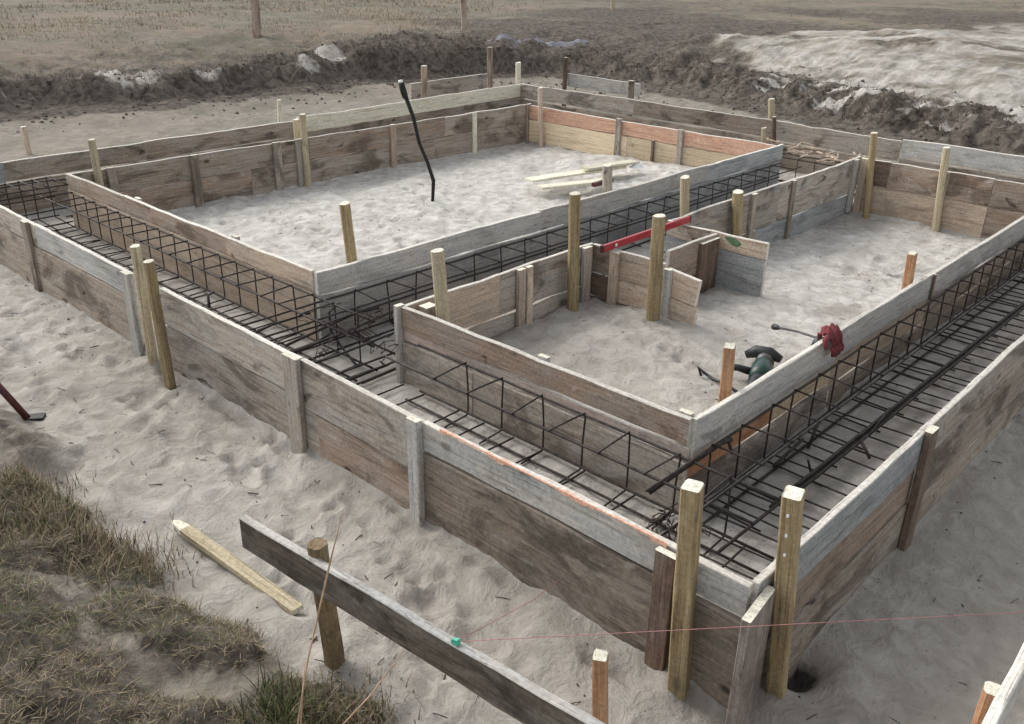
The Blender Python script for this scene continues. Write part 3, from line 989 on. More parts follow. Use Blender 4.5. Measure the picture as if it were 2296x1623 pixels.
# ------------------------------------------------------------------ fence posts in the field
for i, (px, pt, pbm, lab) in enumerate(((573, -40, 82, 'brown fence post at the top left in the dry field'), (1040, -40, 72, 'reddish fence post at the top middle in the field'),
                                        (1374, -60, 22, 'faint far fence post right of the middle at the top edge'))):
    b0 = P(px + 2, pbm, 2, .5)
    g = hz(b0[0], b0[1])
    b0 = P(px + 2, pbm, 2, g)
    t0 = top_over(px - 4, pt, b0)
    beam('fence_post', None, (b0[0], b0[1], g - .1), (t0[0], t0[1], t0[2]), (.15, .11, .12)[i], (.14, .10, .11)[i], (BROWN, BROWN, TAN)[i], (BROWN, BROWN, TAN)[i], up=(1, .3, 0), cham=.03, wob=.006)
    tag(bpy.context.scene.collection.objects[-1], lab, 'fence post', 'fence posts in the field')

# ------------------------------------------------------------------ rebar cages
CG = 'rebar cages laid in the trenches'


def bar_pts(p0, p1, j, n=10, rs=None):
    rs = rs or random
    p0, p1 = Vector(p0), Vector(p1)
    out = []
    w = Vector((0, 0, 0))
    for i in range(n + 1):
        w = w * .5 + Vector((rs.uniform(-j, j), rs.uniform(-j, j), rs.uniform(-j, j)))
        out.append(p0.lerp(p1, i / n) + w)
    return out


def cage(label, a, b, side, zt=.325, zb=.075, wd=.2, sp=.23, toe=.09, second=None, rungs=None, r=.0054, ph=.1, seed=1, extra=()):
    """cage from a to b in plan; T bar on the line, box opens towards 'side' (+1 left of a->b, -1 right)"""
    rs = random.Random(seed)
    A_, B_ = Vector((a[0], a[1], 0)), Vector((b[0], b[1], 0))
    d = (B_ - A_)
    L = d.length
    d.normalize()
    n = Vector((-d.y, d.x, 0)) * side
    tt = thing('rebar_cage', label, 'rebar cage', ((a[0] + b[0]) / 2, (a[1] + b[1]) / 2, 0), CG)
    bars = [(0, zt), (wd, zt - .002), (0, zb), (toe, zb - .015)] + list(extra)
    for (o_, z_) in bars:
        p0, p1 = A_ + n * o_, B_ + n * o_
        p0.z = p1.z = z_
        tube('long_bar', tt, bar_pts(p0, p1, .0022, max(6, int(L / .25)), rs), r * 1.08, REBAR)
    s = ph
    while s < L - .03:
        c0 = A_ + d * (s + rs.uniform(-.012, .012))
        lean = d * rs.uniform(-.012, .012)
        o2 = second if second else wd
        pts = [c0 + n * (o2 + .012) + Vector((0, 0, zt + .004)) + lean * 2, c0 + n * wd * .5 + Vector((0, 0, zt + .007)) + lean, c0 + n * -.006 + Vector((0, 0, zt + .007)),
               c0 + n * -.009 + Vector((0, 0, zt - .01)), c0 + lean + n * -.008 + Vector((0, 0, (zt + zb) / 2)),
               c0 + lean + n * -.008 + Vector((0, 0, zb)), c0 + lean + n * .0 + Vector((0, 0, zb - .010)),
               c0 + lean + n * ((rungs or toe + .05) + rs.uniform(-.01, .02)) + Vector((0, 0, zb - .020))]
        tube('stirrup', tt, pts, r * .82, REBAR, 5)
        s += sp + rs.uniform(-.012, .012)
    return tt


cage('rebar cage in the front trench, open stirrups standing against the near room form', (XF - .055, 3.02), (XF - .055, 1.10), -1, seed=2, ph=.33)
cage('long rebar mesh in the front trench, leaning against the tan form of the far room', (XF - .055, 7.0), (XF - .055, 3.35), -1, seed=3, zt=.345, sp=.19, toe=.13, extra=((0.01, .21),))
cage('rebar cage along the middle trench, running on over the front trench', (2.07, 3.835), (7.75, 3.835), -1, seed=4, zt=.315, zb=.07, sp=.235, ph=.78, extra=((.0, .185),))
cage('low rebar cage at the bottom of the middle trench beside the near room', (2.35, 3.32), (7.7, 3.32), 1, seed=5, zt=.10, zb=.06, sp=.30, wd=.10, ph=.6)
cage('long rebar cage in the right trench against the orange boards, fading out of the frame', (XF - .35, YR - .055), (8.3, YR - .055), -1, seed=6, zt=.33, zb=.075, sp=.225, toe=.06, ph=.45, rungs=.25)
cage('dense dark rebar cage at the far left end of the front trench', (2.05, 7.28), (2.62, 7.28), -1, seed=7, zt=.40, zb=.1, sp=.10, toe=.2, wd=.3, rungs=.34, extra=((0, .25), (.1, .40), (.2, .2), (.05, .3), (.25, .1)), ph=.03)
cage('rebar cage in the left trench between the outer wall and the far room panels', (2.70, 7.26), (7.9, 7.40), 1, seed=8, zt=.33, sp=.24)
cage('rebar cage in the back trench beyond the middle trench', (8.05, 6.9), (8.05, 1.1), 1, seed=9, zt=.30, sp=.20, extra=((.3, .28),))
cage('rebar cage in the side passage under the red level', (4.30, 2.86), (4.30, 3.6), -1, seed=10, zt=.30, sp=.2)

# bundle of bars along the right trench
bun = thing('bar_bundle', 'thick black bundle of reinforcing bars lying lengthwise in the middle of the right trench', 'bar bundle', (4.5, 1.15, .1))
pA, pB, pC = P(1612, 1242, 2, .09), P(1930, 985, 2, .12), P(2296, 688, 2, .12)
rs = random.Random(9)
for k, (o1, o2, s0) in enumerate(((0, 0, 0), (.016, 0, .33), (-.015, .003, .40), (.004, .014, .5))):
    A0 = Vector(pA) + (Vector(pB) - Vector(pA)) * s0
    pts = [A0, Vector(pB), Vector(pC), Vector(pC) + (Vector(pC) - Vector(pB)) * .45]
    pts = [p + Vector((0, o1 + rs.uniform(-.002, .002), o2 + .012)) for p in pts]
    dense = []
    for i in range(len(pts) - 1):
        for j in range(8):
            dense.append(pts[i].lerp(pts[i + 1], j / 8) + Vector((rs.uniform(-.002, .002), rs.uniform(-.002, .002), rs.uniform(-.001, .001))))
    dense.append(pts[-1])
    tube('long_bar', bun, dense, .0068, REBAR)
# floor rungs across the right trench
fm = thing('floor_mesh', 'thin reinforcing rungs lying across the sand floor of the right trench', 'rebar mesh', (4.5, 1.2, .05))
x = 2.05
rs = random.Random(12)
while x < 8.4:
    g1, g2 = .076, .074
    xx = x + rs.uniform(-.02, .02)
    tube('rung', fm, bar_pts((xx, .93, g1), (xx + rs.uniform(-.03, .03), 1.47, g2), .002, 5, rs), .0042, REBAR, 5)
    x += rs.choice((.08, .10, .13, .15))
for y in (1.0,):
    tube('long_bar', fm, bar_pts((1.99 if y > 1.1 else 2.1, y, .068), (8.4, y, .068), .002, 20, rs), .005, REBAR, 5)
fm2 = thing('floor_mesh', 'thin reinforcing rungs across the floor of the front trench at the crossing', 'rebar mesh', (2.3, 4.2, .05))
y = 7.0
while y > 1.0:
    yy = y + rs.uniform(-.02, .02)
    tube('rung', fm2, bar_pts((2.12, yy, .075), (2.60, yy + rs.uniform(-.02, .02), .07), .002, 4, rs), .0045, REBAR, 5)
    y -= rs.choice((.16, .2, .25))
for x in (2.22, 2.34):
    tube('long_bar', fm2, bar_pts((x, 7.1, .085), (x, 1.0, .085), .002, 20, rs), .0055, REBAR, 5)

# loose hooks and ends
hk = [
    ('bent black bar end standing up by the front wall at the trench crossing', [(470, 690, .30), (466, 662, .36), (478, 655, .36)], .008),
    ('bar end hooked over the front wall side of the crossing', [(575, 745, .22), (610, 728, .22), (700, 700, .20), (830, 655, .24)], .007),
    ('long loose bar across the crossing towards the blue grey wall', [(640, 775, .2), (720, 738, .2), (800, 700, .22), (850, 690, .25)], .008),
    ('pair bar running from the crossing below the near room corner', [(655, 790, .2), (760, 750, .2), (900, 690, .22)], .0075),
    ('tangled bar end with a hook at the near room corner', [(690, 780, .15), (745, 745, .2), (760, 770, .1), (800, 820, .1)], .007),
    ('short thick bar lying below the pale corner cleat', [(812, 858, .08), (850, 842, .08), (898, 822, .1)], .0085),
    ('bar end poking left from the near room front corner', [(905, 738, .3), (860, 755, .28), (760, 795, .25), (700, 815, .24)], .007),
    ('short upright hook in the tangle at the crossing', [(742, 745, .12), (738, 700, .26), (752, 688, .28)], .006),
    ('bar crossing low through the tangle', [(700, 640 + 60, .12), (780, 745, .12), (900, 800, .12)], .006),
    ('long straight bar resting along the near corner of the front trench', [(1455, 1105, .2), (1530, 1052, .3), (1620, 992, .33), (1640, 985, .33)], .0095),
    ('bent bar tail hanging off the top bar by the orange boards', [(1630, 978, .33), (1642, 1018, .28)], .007),
    ('diagonal bar tail low in the right trench', [(1735, 1045, .08), (1770, 1012, .10), (1800, 985, .1)], .008),
    ('second diagonal bar tail beside the orange boards', [(1812, 1005, .06), (1826, 968, .12), (1838, 940, .14)], .007),
    ('upright tie tail on the thick bundle of bars', [(1818, 1060, .10), (1812, 1032, .19)], .0055),
    ('tie tail bent towards the right wall from the bundle', [(1930, 985, .14), (1950, 1028, .09)], .007),
    ('small tie tail on the far part of the bundle', [(1950, 975, .14), (1995, 915, .17)], .006),
]
for lab, pts, r in hk:
    pts = [Vector(P(px, py, 2, z)) for px, py, z in pts]
    o = tube('loose_rebar', None, pts, r, REBAR)
    tag(o, lab, 'loose rebar', 'loose bar ends in the trenches')
# tie wire tangles at the crossing, stuff nobody can count
V, F = [], []
rs = random.Random(21)
for k in range(46):
    c0 = P(rs.uniform(690, 905), rs.uniform(690, 800), 2, rs.uniform(.1, .28)) if k < 34 else P(rs.uniform(1470, 1520), rs.uniform(1150, 1200), 2, rs.uniform(.08, .16))
    c0 = Vector(c0)
    pts = [c0]
    for j in range(4):
        pts.append(pts[-1] + Vector((rs.uniform(-.05, .05), rs.uniform(-.05, .05), rs.uniform(-.04, .04))))
    v, f = tube_geo(pts, .0028, 4, len(V))
    V += v
    F += f
tag(link('tie_wire', V, F, WIRE, None, None, None, True), 'tangled black tie wire where the trenches cross', 'tie wire', None, 'stuff')
# yellow straw and chips on the ledge of the back trench
V, F = [], []
for k in range(55):
    c0 = Vector((rs.uniform(XB + .06, XB + .60), rs.uniform(3.15, 4.25), .37 + rs.uniform(-.02, .02)))
    an = rs.uniform(0, 3.1)
    L = rs.uniform(.05, .2)
    dv2 = Vector((math.cos(an), math.sin(an), rs.uniform(-.1, .1)))
    v, f = tube_geo([c0, c0 + dv2 * L], rs.uniform(.004, .008), 4, len(V))
    V += v
    F += f
tag(link('wood_offcuts', V, F, TAN, None), 'yellow wood slivers scattered on the bars of the back trench', 'wood slivers', None, 'stuff')

# ------------------------------------------------------------------ small things
# spirit level
la, lb = P(1351, 558, 2, TOP + .024), P(1545, 491, 2, TOP + .024)
lv = thing('spirit_level', 'red spirit level lying across the passage gap beside the tall stake', 'spirit level', tuple((la + lb) / 2))
beam('body', lv, tuple(la), tuple(lb), .042, .020, REDP, REDP, wob=0, cham=.003)
lm = la + (lb - la) * .13
tube('vial', lv, [lm + np.array([0, -.012, .0]), lm + np.array([0, .012, 0])], .011, WHITE, 10)
lm = la + (lb - la) * .62
beam('vial_window', lv, tuple(lm + np.array([-.02, -.001, .013])), tuple(lm + np.array([.02, -.001, .013])), .018, .023, WHITE, WHITE, wob=0)
for q_, nm in ((la, 'end_cap'), (lb, 'end_cap')):
    s_ = -1 if q_ is la else 1
    dl = (lb - la) / np.linalg.norm(lb - la)
    beam(nm, lv, tuple(q_ + dl * s_ * .0005), tuple(q_ + dl * s_ * .010), .045, .023, REDD, REDD, wob=0)

# leaning black pipe in the far room
p0 = P(970, 450, 2, .05)
p1 = top_over(972, 405, p0)
p2 = top_over(940, 320, p0)
p3 = top_over(905, 205, p0)
p4 = top_over(899, 185, p0)
pp = thing('iron_pipe', 'tall bent black pipe sticking out of the sand in the far room', 'iron pipe', tuple(p0))
tube('shaft', pp, [Vector(p0) - Vector((0, 0, .1)), p0, Vector(p0).lerp(Vector(p1), .5), p1, Vector(p1).lerp(Vector(p2), .5) + Vector((.01, 0, 0)), p2, Vector(p2).lerp(Vector(p3), .5) + Vector((.012, -.01, 0)), p3], [.014, .014, .015, .017, .015, .015, .016, .018], IRON, 8)
tube('coupling', pp, [Vector(p3).lerp(Vector(p2), .12), p3, p4], [.024, .027, .026], IRON, 10)
tube('cap', pp, [p4, Vector(p4) + (Vector(p4) - Vector(p3)).normalized() * .02], [.022, .017], WHITE, 10)

# pipe with foot at the left edge
q0, q1 = P(62, 938, 2, .03), P(-25, 842, 2, .26)
rp = thing('steel_prop', 'dark red steel bar leaning in from the left edge, flat foot in sand', 'steel bar', tuple(q0))
tube('shaft', rp, [q0, q1], .016, REDD, 8)
f0, f1 = P(30, 940, 2, .015), P(100, 934, 2, .015)
beam('foot', rp, tuple(f0), tuple(f1), .018, .06, IRON, IRON, wob=.001)

# pointed stake lying in the sand
s0, s1 = P(392, 1163, 2, .04), P(668, 1372, 2, .0)
s0[2] = hz(s0[0], s0[1]) + .030
s1[2] = hz(s1[0], s1[1]) + .022
d_ = Vector(s1 - s0)
L = d_.length
d_.normalize()
sd_ = Vector((0, 0, 1)).cross(d_).normalized()
up_ = d_.cross(sd_)
mw = Matrix(((d_.x, sd_.x, up_.x, 0), (d_.y, sd_.y, up_.y, 0), (d_.z, sd_.z, up_.z, 0), (0, 0, 0, 1)))
mw.translation = Vector(s0)
w_ = .024
V = [(-.03, 0, -.003)]
for xx, s_ in ((.0, .55), (.07, 1.0), (L * .5, 1.02), (L, 1.0)):
    for (yy, zz) in ((-1, -.45), (1, -.45), (1, .45), (-1, .45)):
        V.append((xx, yy * w_ * s_, zz * w_ * s_))
F = [(0, 2, 1), (0, 3, 2), (0, 4, 3), (0, 1, 4)]
mi = [1] * 4
for i in range(3):
    for k in range(4):
        a0, a1 = 1 + i * 4 + k, 1 + i * 4 + (k + 1) % 4
        F.append((a0, a1, a1 + 4, a0 + 4))
        mi.append(1 if i == 0 else 0)
F.append((13, 14, 15, 16))
mi.append(1)
o = link('wooden_stake', V, F, [STAKEL, CAP], None, mw, mi)
tag(o, 'pale sharpened stake lying flat on the sand in the left foreground', 'stake')

# loose boards in the far room
for i, (a_, b_, w_, z_, lab) in enumerate((((1185, 404), (1395, 372), .13, .16, 'pale loose board lying longest in the far room'),
                                           ((1210, 420), (1360, 404), .12, .13, 'pale loose board nearest the blue grey wall'),
                                           ((1310, 378), (1425, 362), .12, .20, 'short pale board furthest back among the loose boards'))):
    a3, b3 = P(*a_, 2, z_), P(*b_, 2, z_)
    o = beam('loose_board', None, tuple(a3), tuple(b3), .022, w_, CREAM, CREAM, wob=.002)
    tag(o, lab, 'board', 'loose boards in the far room')
r0, r1 = P(1330, 414, 2, .24), P(1372, 404, 2, .24)
o = beam('red_bar', None, tuple(r0), tuple(r1), .03, .04, REDD, REDD)
tag(o, 'small dark red steel piece by the short thick stake', 'steel piece')

# white scrap
c0 = Vector(P(1428, 374, 2, .16))
V = [c0 + Vector((math.cos(a_) * .09 * (1 + .3 * math.sin(3 * a_)), math.sin(a_) * .06, 0.0)) for a_ in np.linspace(0, 2 * math.pi, 9)[:-1]] + [c0 + Vector((0.01, 0, .05))]
F = [(k, (k + 1) % 8, 8) for k in range(8)] + [tuple(reversed(range(8)))]
tag(link('plastic_scrap', V, F, WHITE, None), 'small white crumpled scrap on the sand near the yellow planks', 'scrap')

# green and black power tool
g0 = Vector(P(1700, 868, 2, .10))
g0.z = hz(g0.x, g0.y) - .02
pt = thing('power_tool', 'green and black power tool lying in the sand behind the near room right wall', 'power tool', tuple(g0))
ux = Vector((.93, .36, 0))
uy = Vector((-.36, .93, 0))
L3 = lambda x, y, z: g0 + ux * x * .85 + uy * y * .85 + Vector((0, 0, z * .62))
tube('motor_housing', pt, [L3(-.06, 0, .09), L3(-.05, 0, .09), L3(.02, 0, .095), L3(.12, 0, .10), L3(.17, 0, .10)], [.03, .05, .058, .052, .035], GRN, 12)
tube('gear_head', pt, [L3(.16, 0, .10), L3(.18, 0, .10), L3(.25, 0, .105), L3(.28, 0, .10)], [.035, .048, .045, .02], SAW, 10)
tube('blade_guard', pt, [L3(.22, -.09, .13), L3(.24, -.02, .155), L3(.25, .06, .15), L3(.24, .12, .11)], [.02, .035, .035, .02], BLK, 8)
tube('handle', pt, [L3(-.06, 0, .09), L3(-.13, .01, .12), L3(-.22, .02, .09), L3(-.28, .02, .05)], [.04, .03, .026, .032], BLK, 10)
tube('side_grip', pt, [L3(.02, .05, .10), L3(.0, .13, .13), L3(-.01, .17, .13)], [.022, .018, .02], BLK, 8)
tube('battery', pt, [L3(-.10, -.05, .05), L3(-.02, -.06, .045), L3(.06, -.05, .05)], [.04, .05, .035], BLK, 8)
cd = [P(1622, 858, 2, .16), P(1600, 850, 2, .14), P(1578, 835, 2, .15), P(1566, 822, 2, .18), P(1572, 842, 2, .135)]
tube('cord', pt, [L3(-.28, .02, .05)] + [Vector(c_) for c_ in cd], .008, BLK, 6)

# red glove over the wall, with the tie wire twister it holds down
c0 = Vector(P(1862, 752, 2, TOP + .01))
gl = thing('work_glove', 'crumpled red work glove hanging over the top of the near room right wall', 'work glove', tuple(c0))
nu, nv = 18, 12
V, F = [], []
rs = random.Random(4)
for i in range(nu + 1):
    for j in range(nv + 1):
        u, v_ = i / nu * 2 - 1, j / nv * 2 - 1
        drop = -.085 * max(0, abs(v_) - .25) ** 1.1 * (1.25 if v_ < 0 else .8)
        wrk = .013 * math.sin(u * 7 + v_ * 3) * math.cos(v_ * 6 - u * 2)
        yv = v_ * .045 if abs(v_) < .35 else math.copysign(.028 + .012 * abs(v_), v_)
        V.append((u * .056 * (1 - .25 * v_ * v_) + wrk * .4, yv + wrk * .6, .028 + drop + wrk + .016 * (1 - u * u)))
for i in range(nu):
    for j in range(nv):
        a0 = i * (nv + 1) + j
        F.append((a0, a0 + nv + 1, a0 + nv + 2, a0 + 1))
o = link('palm', V, F, REDC, gl, Matrix.Translation(c0), None, True)
md = o.modifiers.new('s', 'SOLIDIFY')
md.thickness = .006
for k in range(4):
    xx = -.045 + k * .028
    ln = (.04, .052, .05, .036)[k]
    tube('finger', gl, [c0 + Vector((xx, -.036, -.035)), c0 + Vector((xx + .004, -.045, -.055)), c0 + Vector((xx + .008, -.043, -.05 - ln * .6)), c0 + Vector((xx + .01, -.038, -.05 - ln * .8))], [.012, .0125, .011, .006], REDC, 8)
tube('thumb', gl, [c0 + Vector((-.055, -.01, .012)), c0 + Vector((-.085, -.015, .0)), c0 + Vector((-.1, -.03, -.03))], [.014, .013, .007], REDC, 8)
tube('cuff', gl, [c0 + Vector((.0, .038, -.03)), c0 + Vector((.0, .045, -.075))], [.032, .036], BLK, 12)
ra, rb = P(1738, 733, 2, .30), P(1846, 762, 2, TOP - .01)
tw = thing('tying_hook', 'thin steel tying tool with a black knob sticking out from under the red glove', 'hand tool', tuple(ra))
tube('shaft', tw, [ra, Vector(ra).lerp(Vector(rb), .5) + Vector((0, 0, .008)), rb], .0065, SAW, 6)
dd_ = (Vector(rb) - Vector(ra)).normalized()
tube('knob', tw, [Vector(ra) - dd_ * .03, Vector(ra) - dd_ * .01, Vector(ra) + dd_ * .05], [.010, .018, .009], BLK, 8)

# green clip and string
c0 = P(1030, 1436, 2, TOP)
c0v = Vector(c0) + Vector((-.012, .0, .004))
V = [(-.012, -.016, -.008), (.012, -.016, -.008), (.012, .02, -.008), (-.012, .02, -.008), (-.009, -.012, .016), (.01, -.014, .018), (.008, .014, .010), (-.011, .013, .012)]
F = [(0, 3, 2, 1), (4, 5, 6, 7), (0, 1, 5, 4), (1, 2, 6, 5), (2, 3, 7, 6), (3, 0, 4, 7)]
tag(link('string_clip', V, F, MINT, None, Matrix.Translation(c0v) @ Matrix.Scale(.62, 4)), 'small mint green knot of tape on top of the foreground batter board', 'clip')
e0 = P(2296, 1372, 2, TOP - .02)
e1 = Vector(c0) + (Vector(e0) - Vector(c0)) * 1.4
tag(tube('string_line', None, [c0v, e1], .0010, STRING, 4), 'taut faded red string stretched from the green knot to the right edge', 'string')
e2 = Vector((5.0, c0[1], TOP - .005))
e2 = Vector(P(1318, 1250, 2, .04))
tag(tube('string_line', None, [c0v, Vector(c0v).lerp(e2, .5) - Vector((0, 0, .03)), e2], .0011, STRING, 4), 'slack pinkish string dropping from the green knot to the sand by the front wall', 'string')

# dusty plastic sheet in the field
def sheet(label, pxa, pxb, z, w):
    a3, b3 = Vector(P(*pxa, 2, z)), Vector(P(*pxb, 2, z))
    V, F = [], []
    n = 24
    sd3 = Vector((0, 0, 1)).cross((b3 - a3).normalized())
    for i in range(n + 1):
        p = a3.lerp(b3, i / n)
        g = hz(p.x, p.y)
        for j in range(7):
            v_ = j / 6 * 2 - 1
            q_ = p + sd3 * (w * v_ * (1 + .2 * math.sin(i * 1.1)))
            V.append((q_.x, q_.y, hz(q_.x, q_.y) - .03 + (.10 + .03 * math.sin(i * .9 + j)) * (1 - v_ * v_) * math.sin(math.pi * min(1, max(.02, i / n))) ** .5))
    for i in range(n):
        for j in range(6):
            a0 = i * 7 + j
            F.append((a0, a0 + 7, a0 + 8, a0 + 1))
    tag(link('plastic_sheet', V, F, LILAC, None, None, None, True), label, 'plastic sheet')


sheet('long dusty lilac grey plastic sheet lying beyond the dark bank', (1100, 92), (1320, 80), .55, .45)

# ------------------------------------------------------------------ grass
def hexc(*c):
    return c


gmts = []
for nm, c1, c2 in (('dry_grass_blades', (.36, .29, .19), (.15, .112, .072)), ('green_grass_blades', (.115, .125, .055), (.055, .065, .028)), ('dead_dark_grass', (.12, .09, .06), (.055, .042, .03))):
    mt, t, b = new_mat(nm)
    geo = t.nodes.new('ShaderNodeNewGeometry')
    cc = mix(t, geo.outputs['Random Per Island'], c1, c2)
    t.links.new(cc, b.inputs['Base Color'])
    b.inputs['Roughness'].default_value = .85
    b.inputs['Specular IOR Level'].default_value = .15
    gmts.append(mt)


def blades(name, label, x, y, z, L, w, lean, mats, mi, curl=.5):
    n = len(x)
    an = RNG.uniform(0, 2 * np.pi, n)
    dx, dy = np.cos(an), np.sin(an)
    px, py = -dy, dx
    k = 4
    V = np.zeros((n, k * 2 - 1, 3))
    for i in range(k):
        u = i / (k - 1)
        hor = L * lean * (u * .5 + curl * u * u)
        ver = L * np.sqrt(np.clip(1 - lean ** 2 * .75, .05, 1)) * (u - .28 * lean * u * u)
        cx_, cy_, cz_ = x + dx * hor, y + dy * hor, z + ver
        ww = w * (1 - u) ** .7
        if i < k - 1:
            V[:, i * 2] = np.stack([cx_ - px * ww, cy_ - py * ww, cz_], -1)
            V[:, i * 2 + 1] = np.stack([cx_ + px * ww, cy_ + py * ww, cz_], -1)
        else:
            V[:, i * 2] = np.stack([cx_, cy_, cz_], -1)
    base = (np.arange(n) * (k * 2 - 1))[:, None]
    loops, starts, tots, mis = [], [], [], []
    quads = np.concatenate([base + np.array([[0, 1, 3, 2]]), base + np.array([[2, 3, 5, 4]])], 0)
    tris = base + np.array([[4, 5, 6]])
    lo = np.concatenate([quads.ravel(), tris.ravel()]).astype(np.int32)
    st = np.concatenate([np.arange(len(quads)) * 4, len(quads) * 4 + np.arange(len(tris)) * 3]).astype(np.int32)
    me = bpy.data.meshes.new(name)
    V = V.reshape(-1, 3)
    me.vertices.add(len(V))
    me.vertices.foreach_set('co', V.ravel())
    me.loops.add(len(lo))
    me.loops.foreach_set('vertex_index', lo)
    me.polygons.add(len(st))
    me.polygons.foreach_set('loop_start', st)
    me.polygons.foreach_set('loop_total', np.concatenate([np.full(len(quads), 4), np.full(len(tris), 3)]).astype(np.int32))
    for q in mats:
        me.materials.append(q)
    mi = np.asarray(mi)
    me.polygons.foreach_set('material_index', np.concatenate([mi, mi, mi]).astype(np.int32))
    me.update(calc_edges=True)
    o = bpy.data.objects.new(name, me)
    COL.objects.link(o)
    return tag(o, label, 'grass', None, 'stuff')


# turf in the near left
n = 170000
x = RNG.uniform(-.6, 1.45, n)
y = RNG.uniform(.9, 5.6, n)
cl = fbm(x * 2.4, y * 2.4, 3, 41)
cl2 = fbm(x * 7, y * 7, 2, 42)
dens = sstep(.15, .62, sods(x, y) + .28 * cl2)
keep = RNG.random(n) < dens
x, y, cl, cl2 = x[keep], y[keep], cl[keep], cl2[keep]
z = height(x, y) - .004
gz = fbm(x * 1.4, y * 1.4, 2, 44)
mi = np.where(RNG.random(len(x)) < .12 + .4 * sstep(.1, .5, gz), 1, np.where(RNG.random(len(x)) < .52, 2, 0))
blades('turf_grass', 'matted dry and green turf on the near bank in the lower left corner', x, y, z, RNG.uniform(.018, .058, len(x)), .0013 * np.ones(len(x)), RNG.uniform(.9, 1.2, len(x)), gmts, mi)
# a green tuft near the bottom
def tuft(px, py, zz, n, L, label, green, rad=.06):
    c_ = P(px, py, 2, zz)
    x = c_[0] + RNG.normal(0, rad, n)
    y = c_[1] + RNG.normal(0, rad, n)
    z = height(x, y) - .004
    mi = np.where(RNG.random(n) < green, 1, 0)
    o = blades('grass_tuft', label, x, y, z, RNG.uniform(L * .5, L, n), .0022 * np.ones(n), RNG.uniform(.2, .9, n), gmts, mi)


tuft(640, 1600, .12, 420, .13, 'bright green grass tuft at the bottom edge under the batter board', .85)
tuft(90, 1180, .12, 500, .11, 'brownish green grass clump at the left edge above the bare soil', .35, .10)
tuft(280, 1230, .1, 500, .12, 'straw coloured grass clump hanging over the sand at the left', .1, .10)
tuft(40, 1080, .12, 500, .10, 'rusty brown grass clump highest on the left edge', .15, .10)
tuft(790, 1560, .12, 500, .09, 'dark grass clump beside the foot of the old post', .3, .08)

# tall stalks before the camera
for lab, pts in (('tall dry grass stalk bending up across the foreground batter board', [(665, 1640, .22), (690, 1480, .36), (722, 1340, .52), (745, 1240, .68), (768, 1150, .82)]),
                 ('thin dry stalk leaning right in the foreground', [(770, 1623, .15), (830, 1560, .22), (905, 1460, .34)]),
                 ('short thick reddish stalk at the bottom edge', [(672, 1660, .12), (678, 1560, .22), (684, 1480, .30)])):
    pts = [Vector(P(px, py, 2, z)) for px, py, z in pts]
    g_ = pts[0].copy()
    g_.z = hz(g_.x, g_.y) - .01
    o = tube('grass_stalk', None, [g_] + pts, [.0030] + [.0024] * (len(pts) - 1) + [.0008], STRAW, 5)
    tag(o, lab, 'grass stalk')

# dry grass over the field
n = 200000
rr_ = 12 + 50 * RNG.random(n) ** 1.3
th = RNG.uniform(math.radians(2), math.radians(86), n)
x, y = rr_ * np.cos(th), rr_ * np.sin(th)
d_ = edge_dist(x, y) + 0.30 * fbm(x * 1.1, y * 1.1, 3, 6)
heapv = heap_mask(x, y)
cl = fbm(x * .9, y * .9, 3, 51)
leftness = sstep(-.12, .10, th - math.radians(45))
dens = sstep(1.6, 5.0, d_) * sstep(.30, .05, heapv) * sstep(-.35, .2, cl) * (.02 + .98 * leftness)
keep = RNG.random(n) < dens
x, y, rr_ = x[keep], y[keep], rr_[keep]
z = height(x, y) - .01
gz = fbm(x * .35, y * .35, 3, 52)
mi = np.where(RNG.random(len(x)) < .12 + .45 * sstep(.1, .45, gz), 1, np.where(RNG.random(len(x)) < .12, 2, 0))
blades('field_grass', 'dry brown and green grass covering the field beyond the bank', x, y, z, RNG.uniform(.04, .14, len(x)) * (.6 + rr_ / 40), .0020 * rr_ / 8, RNG.uniform(.5, 1.1, len(x)), gmts, mi)
# roots and sods along the lip of the bank
n = 26000
i_ = RNG.integers(2, len(EDGE) - 3, n)
u_ = RNG.random(n)
ex = EDGE[i_, 0] * (1 - u_) + EDGE[i_ + 1, 0] * u_
ey = EDGE[i_, 1] * (1 - u_) + EDGE[i_ + 1, 1] * u_
x = ex + RNG.normal(.0, .75, n)
y = ey + RNG.normal(.0, .75, n)
d_ = edge_dist(x, y) + 0.30 * fbm(x * 1.1, y * 1.1, 3, 6)
cl = fbm(x * 1.6, y * 1.6, 3, 55)
keep = (d_ > .12) & (d_ < 1.5) & (RNG.random(n) < sstep(-.2, .3, cl))
x, y = x[keep], y[keep]
z = height(x, y) - .01
mi = np.where(RNG.random(len(x)) < .15, 1, 2)
blades('bank_grass', 'dark roots and grass hanging along the lip of the excavation bank', x, y, z, RNG.uniform(.05, .15, len(x)), .004 * np.ones(len(x)), RNG.uniform(.5, 1, len(x)), gmts, mi)

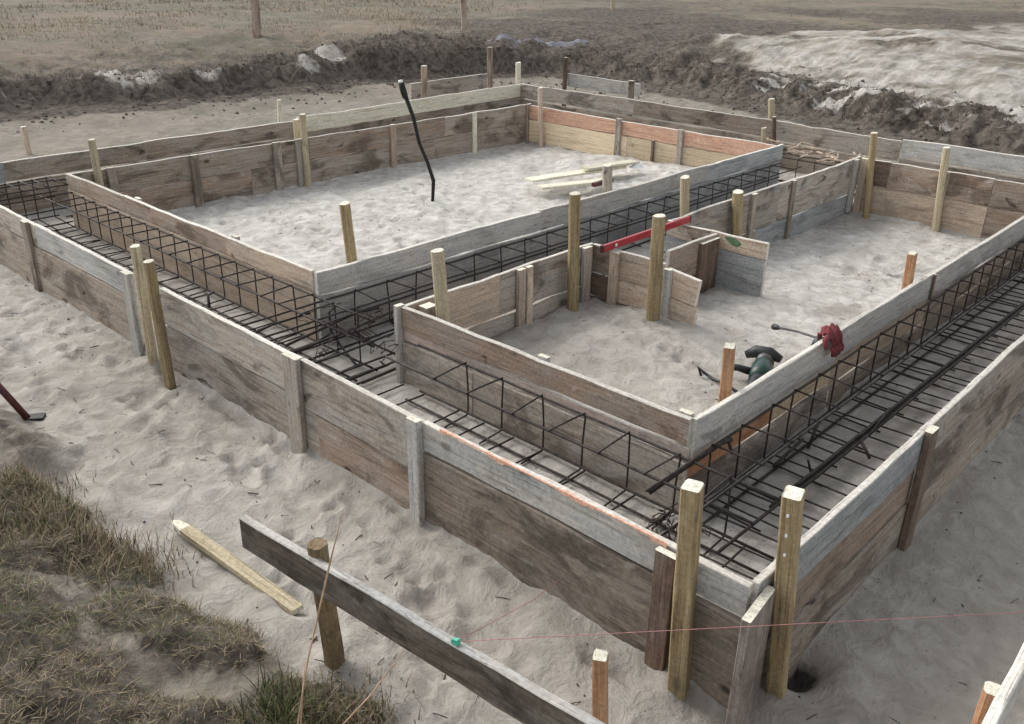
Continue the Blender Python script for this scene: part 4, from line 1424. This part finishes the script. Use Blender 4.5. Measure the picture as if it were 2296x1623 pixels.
# clods and crumbs on sand, uncountable
def clods(name, label, x, y, s, mat):
    n = len(x)
    z = height(x, y)
    base = np.array([(1, 0, 0), (-1, 0, 0), (0, 1, 0), (0, -1, 0), (0, 0, 1), (0, 0, -1)], float)
    tri = np.array([(0, 2, 4), (2, 1, 4), (1, 3, 4), (3, 0, 4), (2, 0, 5), (1, 2, 5), (3, 1, 5), (0, 3, 5)])
    V = base[None] * s[:, None, None] * RNG.uniform(.55, 1.25, (n, 6, 1))
    V[:, :, 2] *= .7
    V += np.stack([x, y, z + s * .2], -1)[:, None]
    F = (tri[None] + (np.arange(n) * 6)[:, None, None]).reshape(-1, 3)
    me = bpy.data.meshes.new(name)
    V = V.reshape(-1, 3)
    me.vertices.add(len(V))
    me.vertices.foreach_set('co', V.ravel())
    me.loops.add(F.size)
    me.loops.foreach_set('vertex_index', F.ravel().astype(np.int32))
    me.polygons.add(len(F))
    me.polygons.foreach_set('loop_start', np.arange(0, F.size, 3, dtype=np.int32))
    me.polygons.foreach_set('loop_total', np.full(len(F), 3, np.int32))
    me.materials.append(mat)
    me.update(calc_edges=True)
    o = bpy.data.objects.new(name, me)
    COL.objects.link(o)
    return tag(o, label, 'soil', None, 'stuff')


CL = plain('dark_soil_clod', (.10, .083, .066), .95, 0, .5, 30)
n = 4500
i_ = RNG.integers(1, len(EDGE) - 3, n)
u_ = RNG.random(n)
x = EDGE[i_, 0] * (1 - u_) + EDGE[i_ + 1, 0] * u_ + RNG.normal(0, .8, n)
y = EDGE[i_, 1] * (1 - u_) + EDGE[i_ + 1, 1] * u_ + RNG.normal(0, .8, n)
d_ = edge_dist(x, y)
keep = (d_ > -1.2) & (d_ < 2.2)
x, y = x[keep], y[keep]
clods('soil_clods', 'dark soil clods and pebbles strewn along the excavation bank', x, y, RNG.uniform(.006, .045, len(x)) * RNG.random(len(x)) ** 1.5, CL)
n = 2600
x = RNG.uniform(1.0, 8.6, n)
y = RNG.uniform(.3, 7.0, n)
clods('sand_crumbs', 'small dark crumbs and bits of root scattered over the sand', x, y, RNG.uniform(.0015, .009, n) * RNG.random(n), CL)

# twigs, bark and splinters trodden into the sand
V, F = [], []
rs = random.Random(31)
for k in range(300):
    x_, y_ = (rs.uniform(1.1, 1.9), rs.uniform(.5, 7.5)) if k < 150 else ((rs.uniform(2.0, 8.5), rs.uniform(-.2, .8)) if k < 210 else (rs.uniform(2.8, 7.7), rs.choice((rs.uniform(1.7, 3.0), rs.uniform(4.1, 6.9)))))
    g_ = hz(x_, y_) + .002
    an = rs.uniform(0, 6.28)
    L = rs.uniform(.01, .055)
    dv_ = Vector((math.cos(an) * L, math.sin(an) * L, rs.uniform(-.003, .006)))
    p_ = Vector((x_, y_, g_))
    v_, f_ = tube_geo([p_, p_ + dv_ * .5 + Vector((0, 0, .002)), p_ + dv_], rs.uniform(.0008, .0024), 4, len(V))
    V += v_
    F += f_
tag(link('twig_litter', V, F, WIRE, None), 'tiny dark twigs and splinters trodden into the sand', 'litter', None, 'stuff')
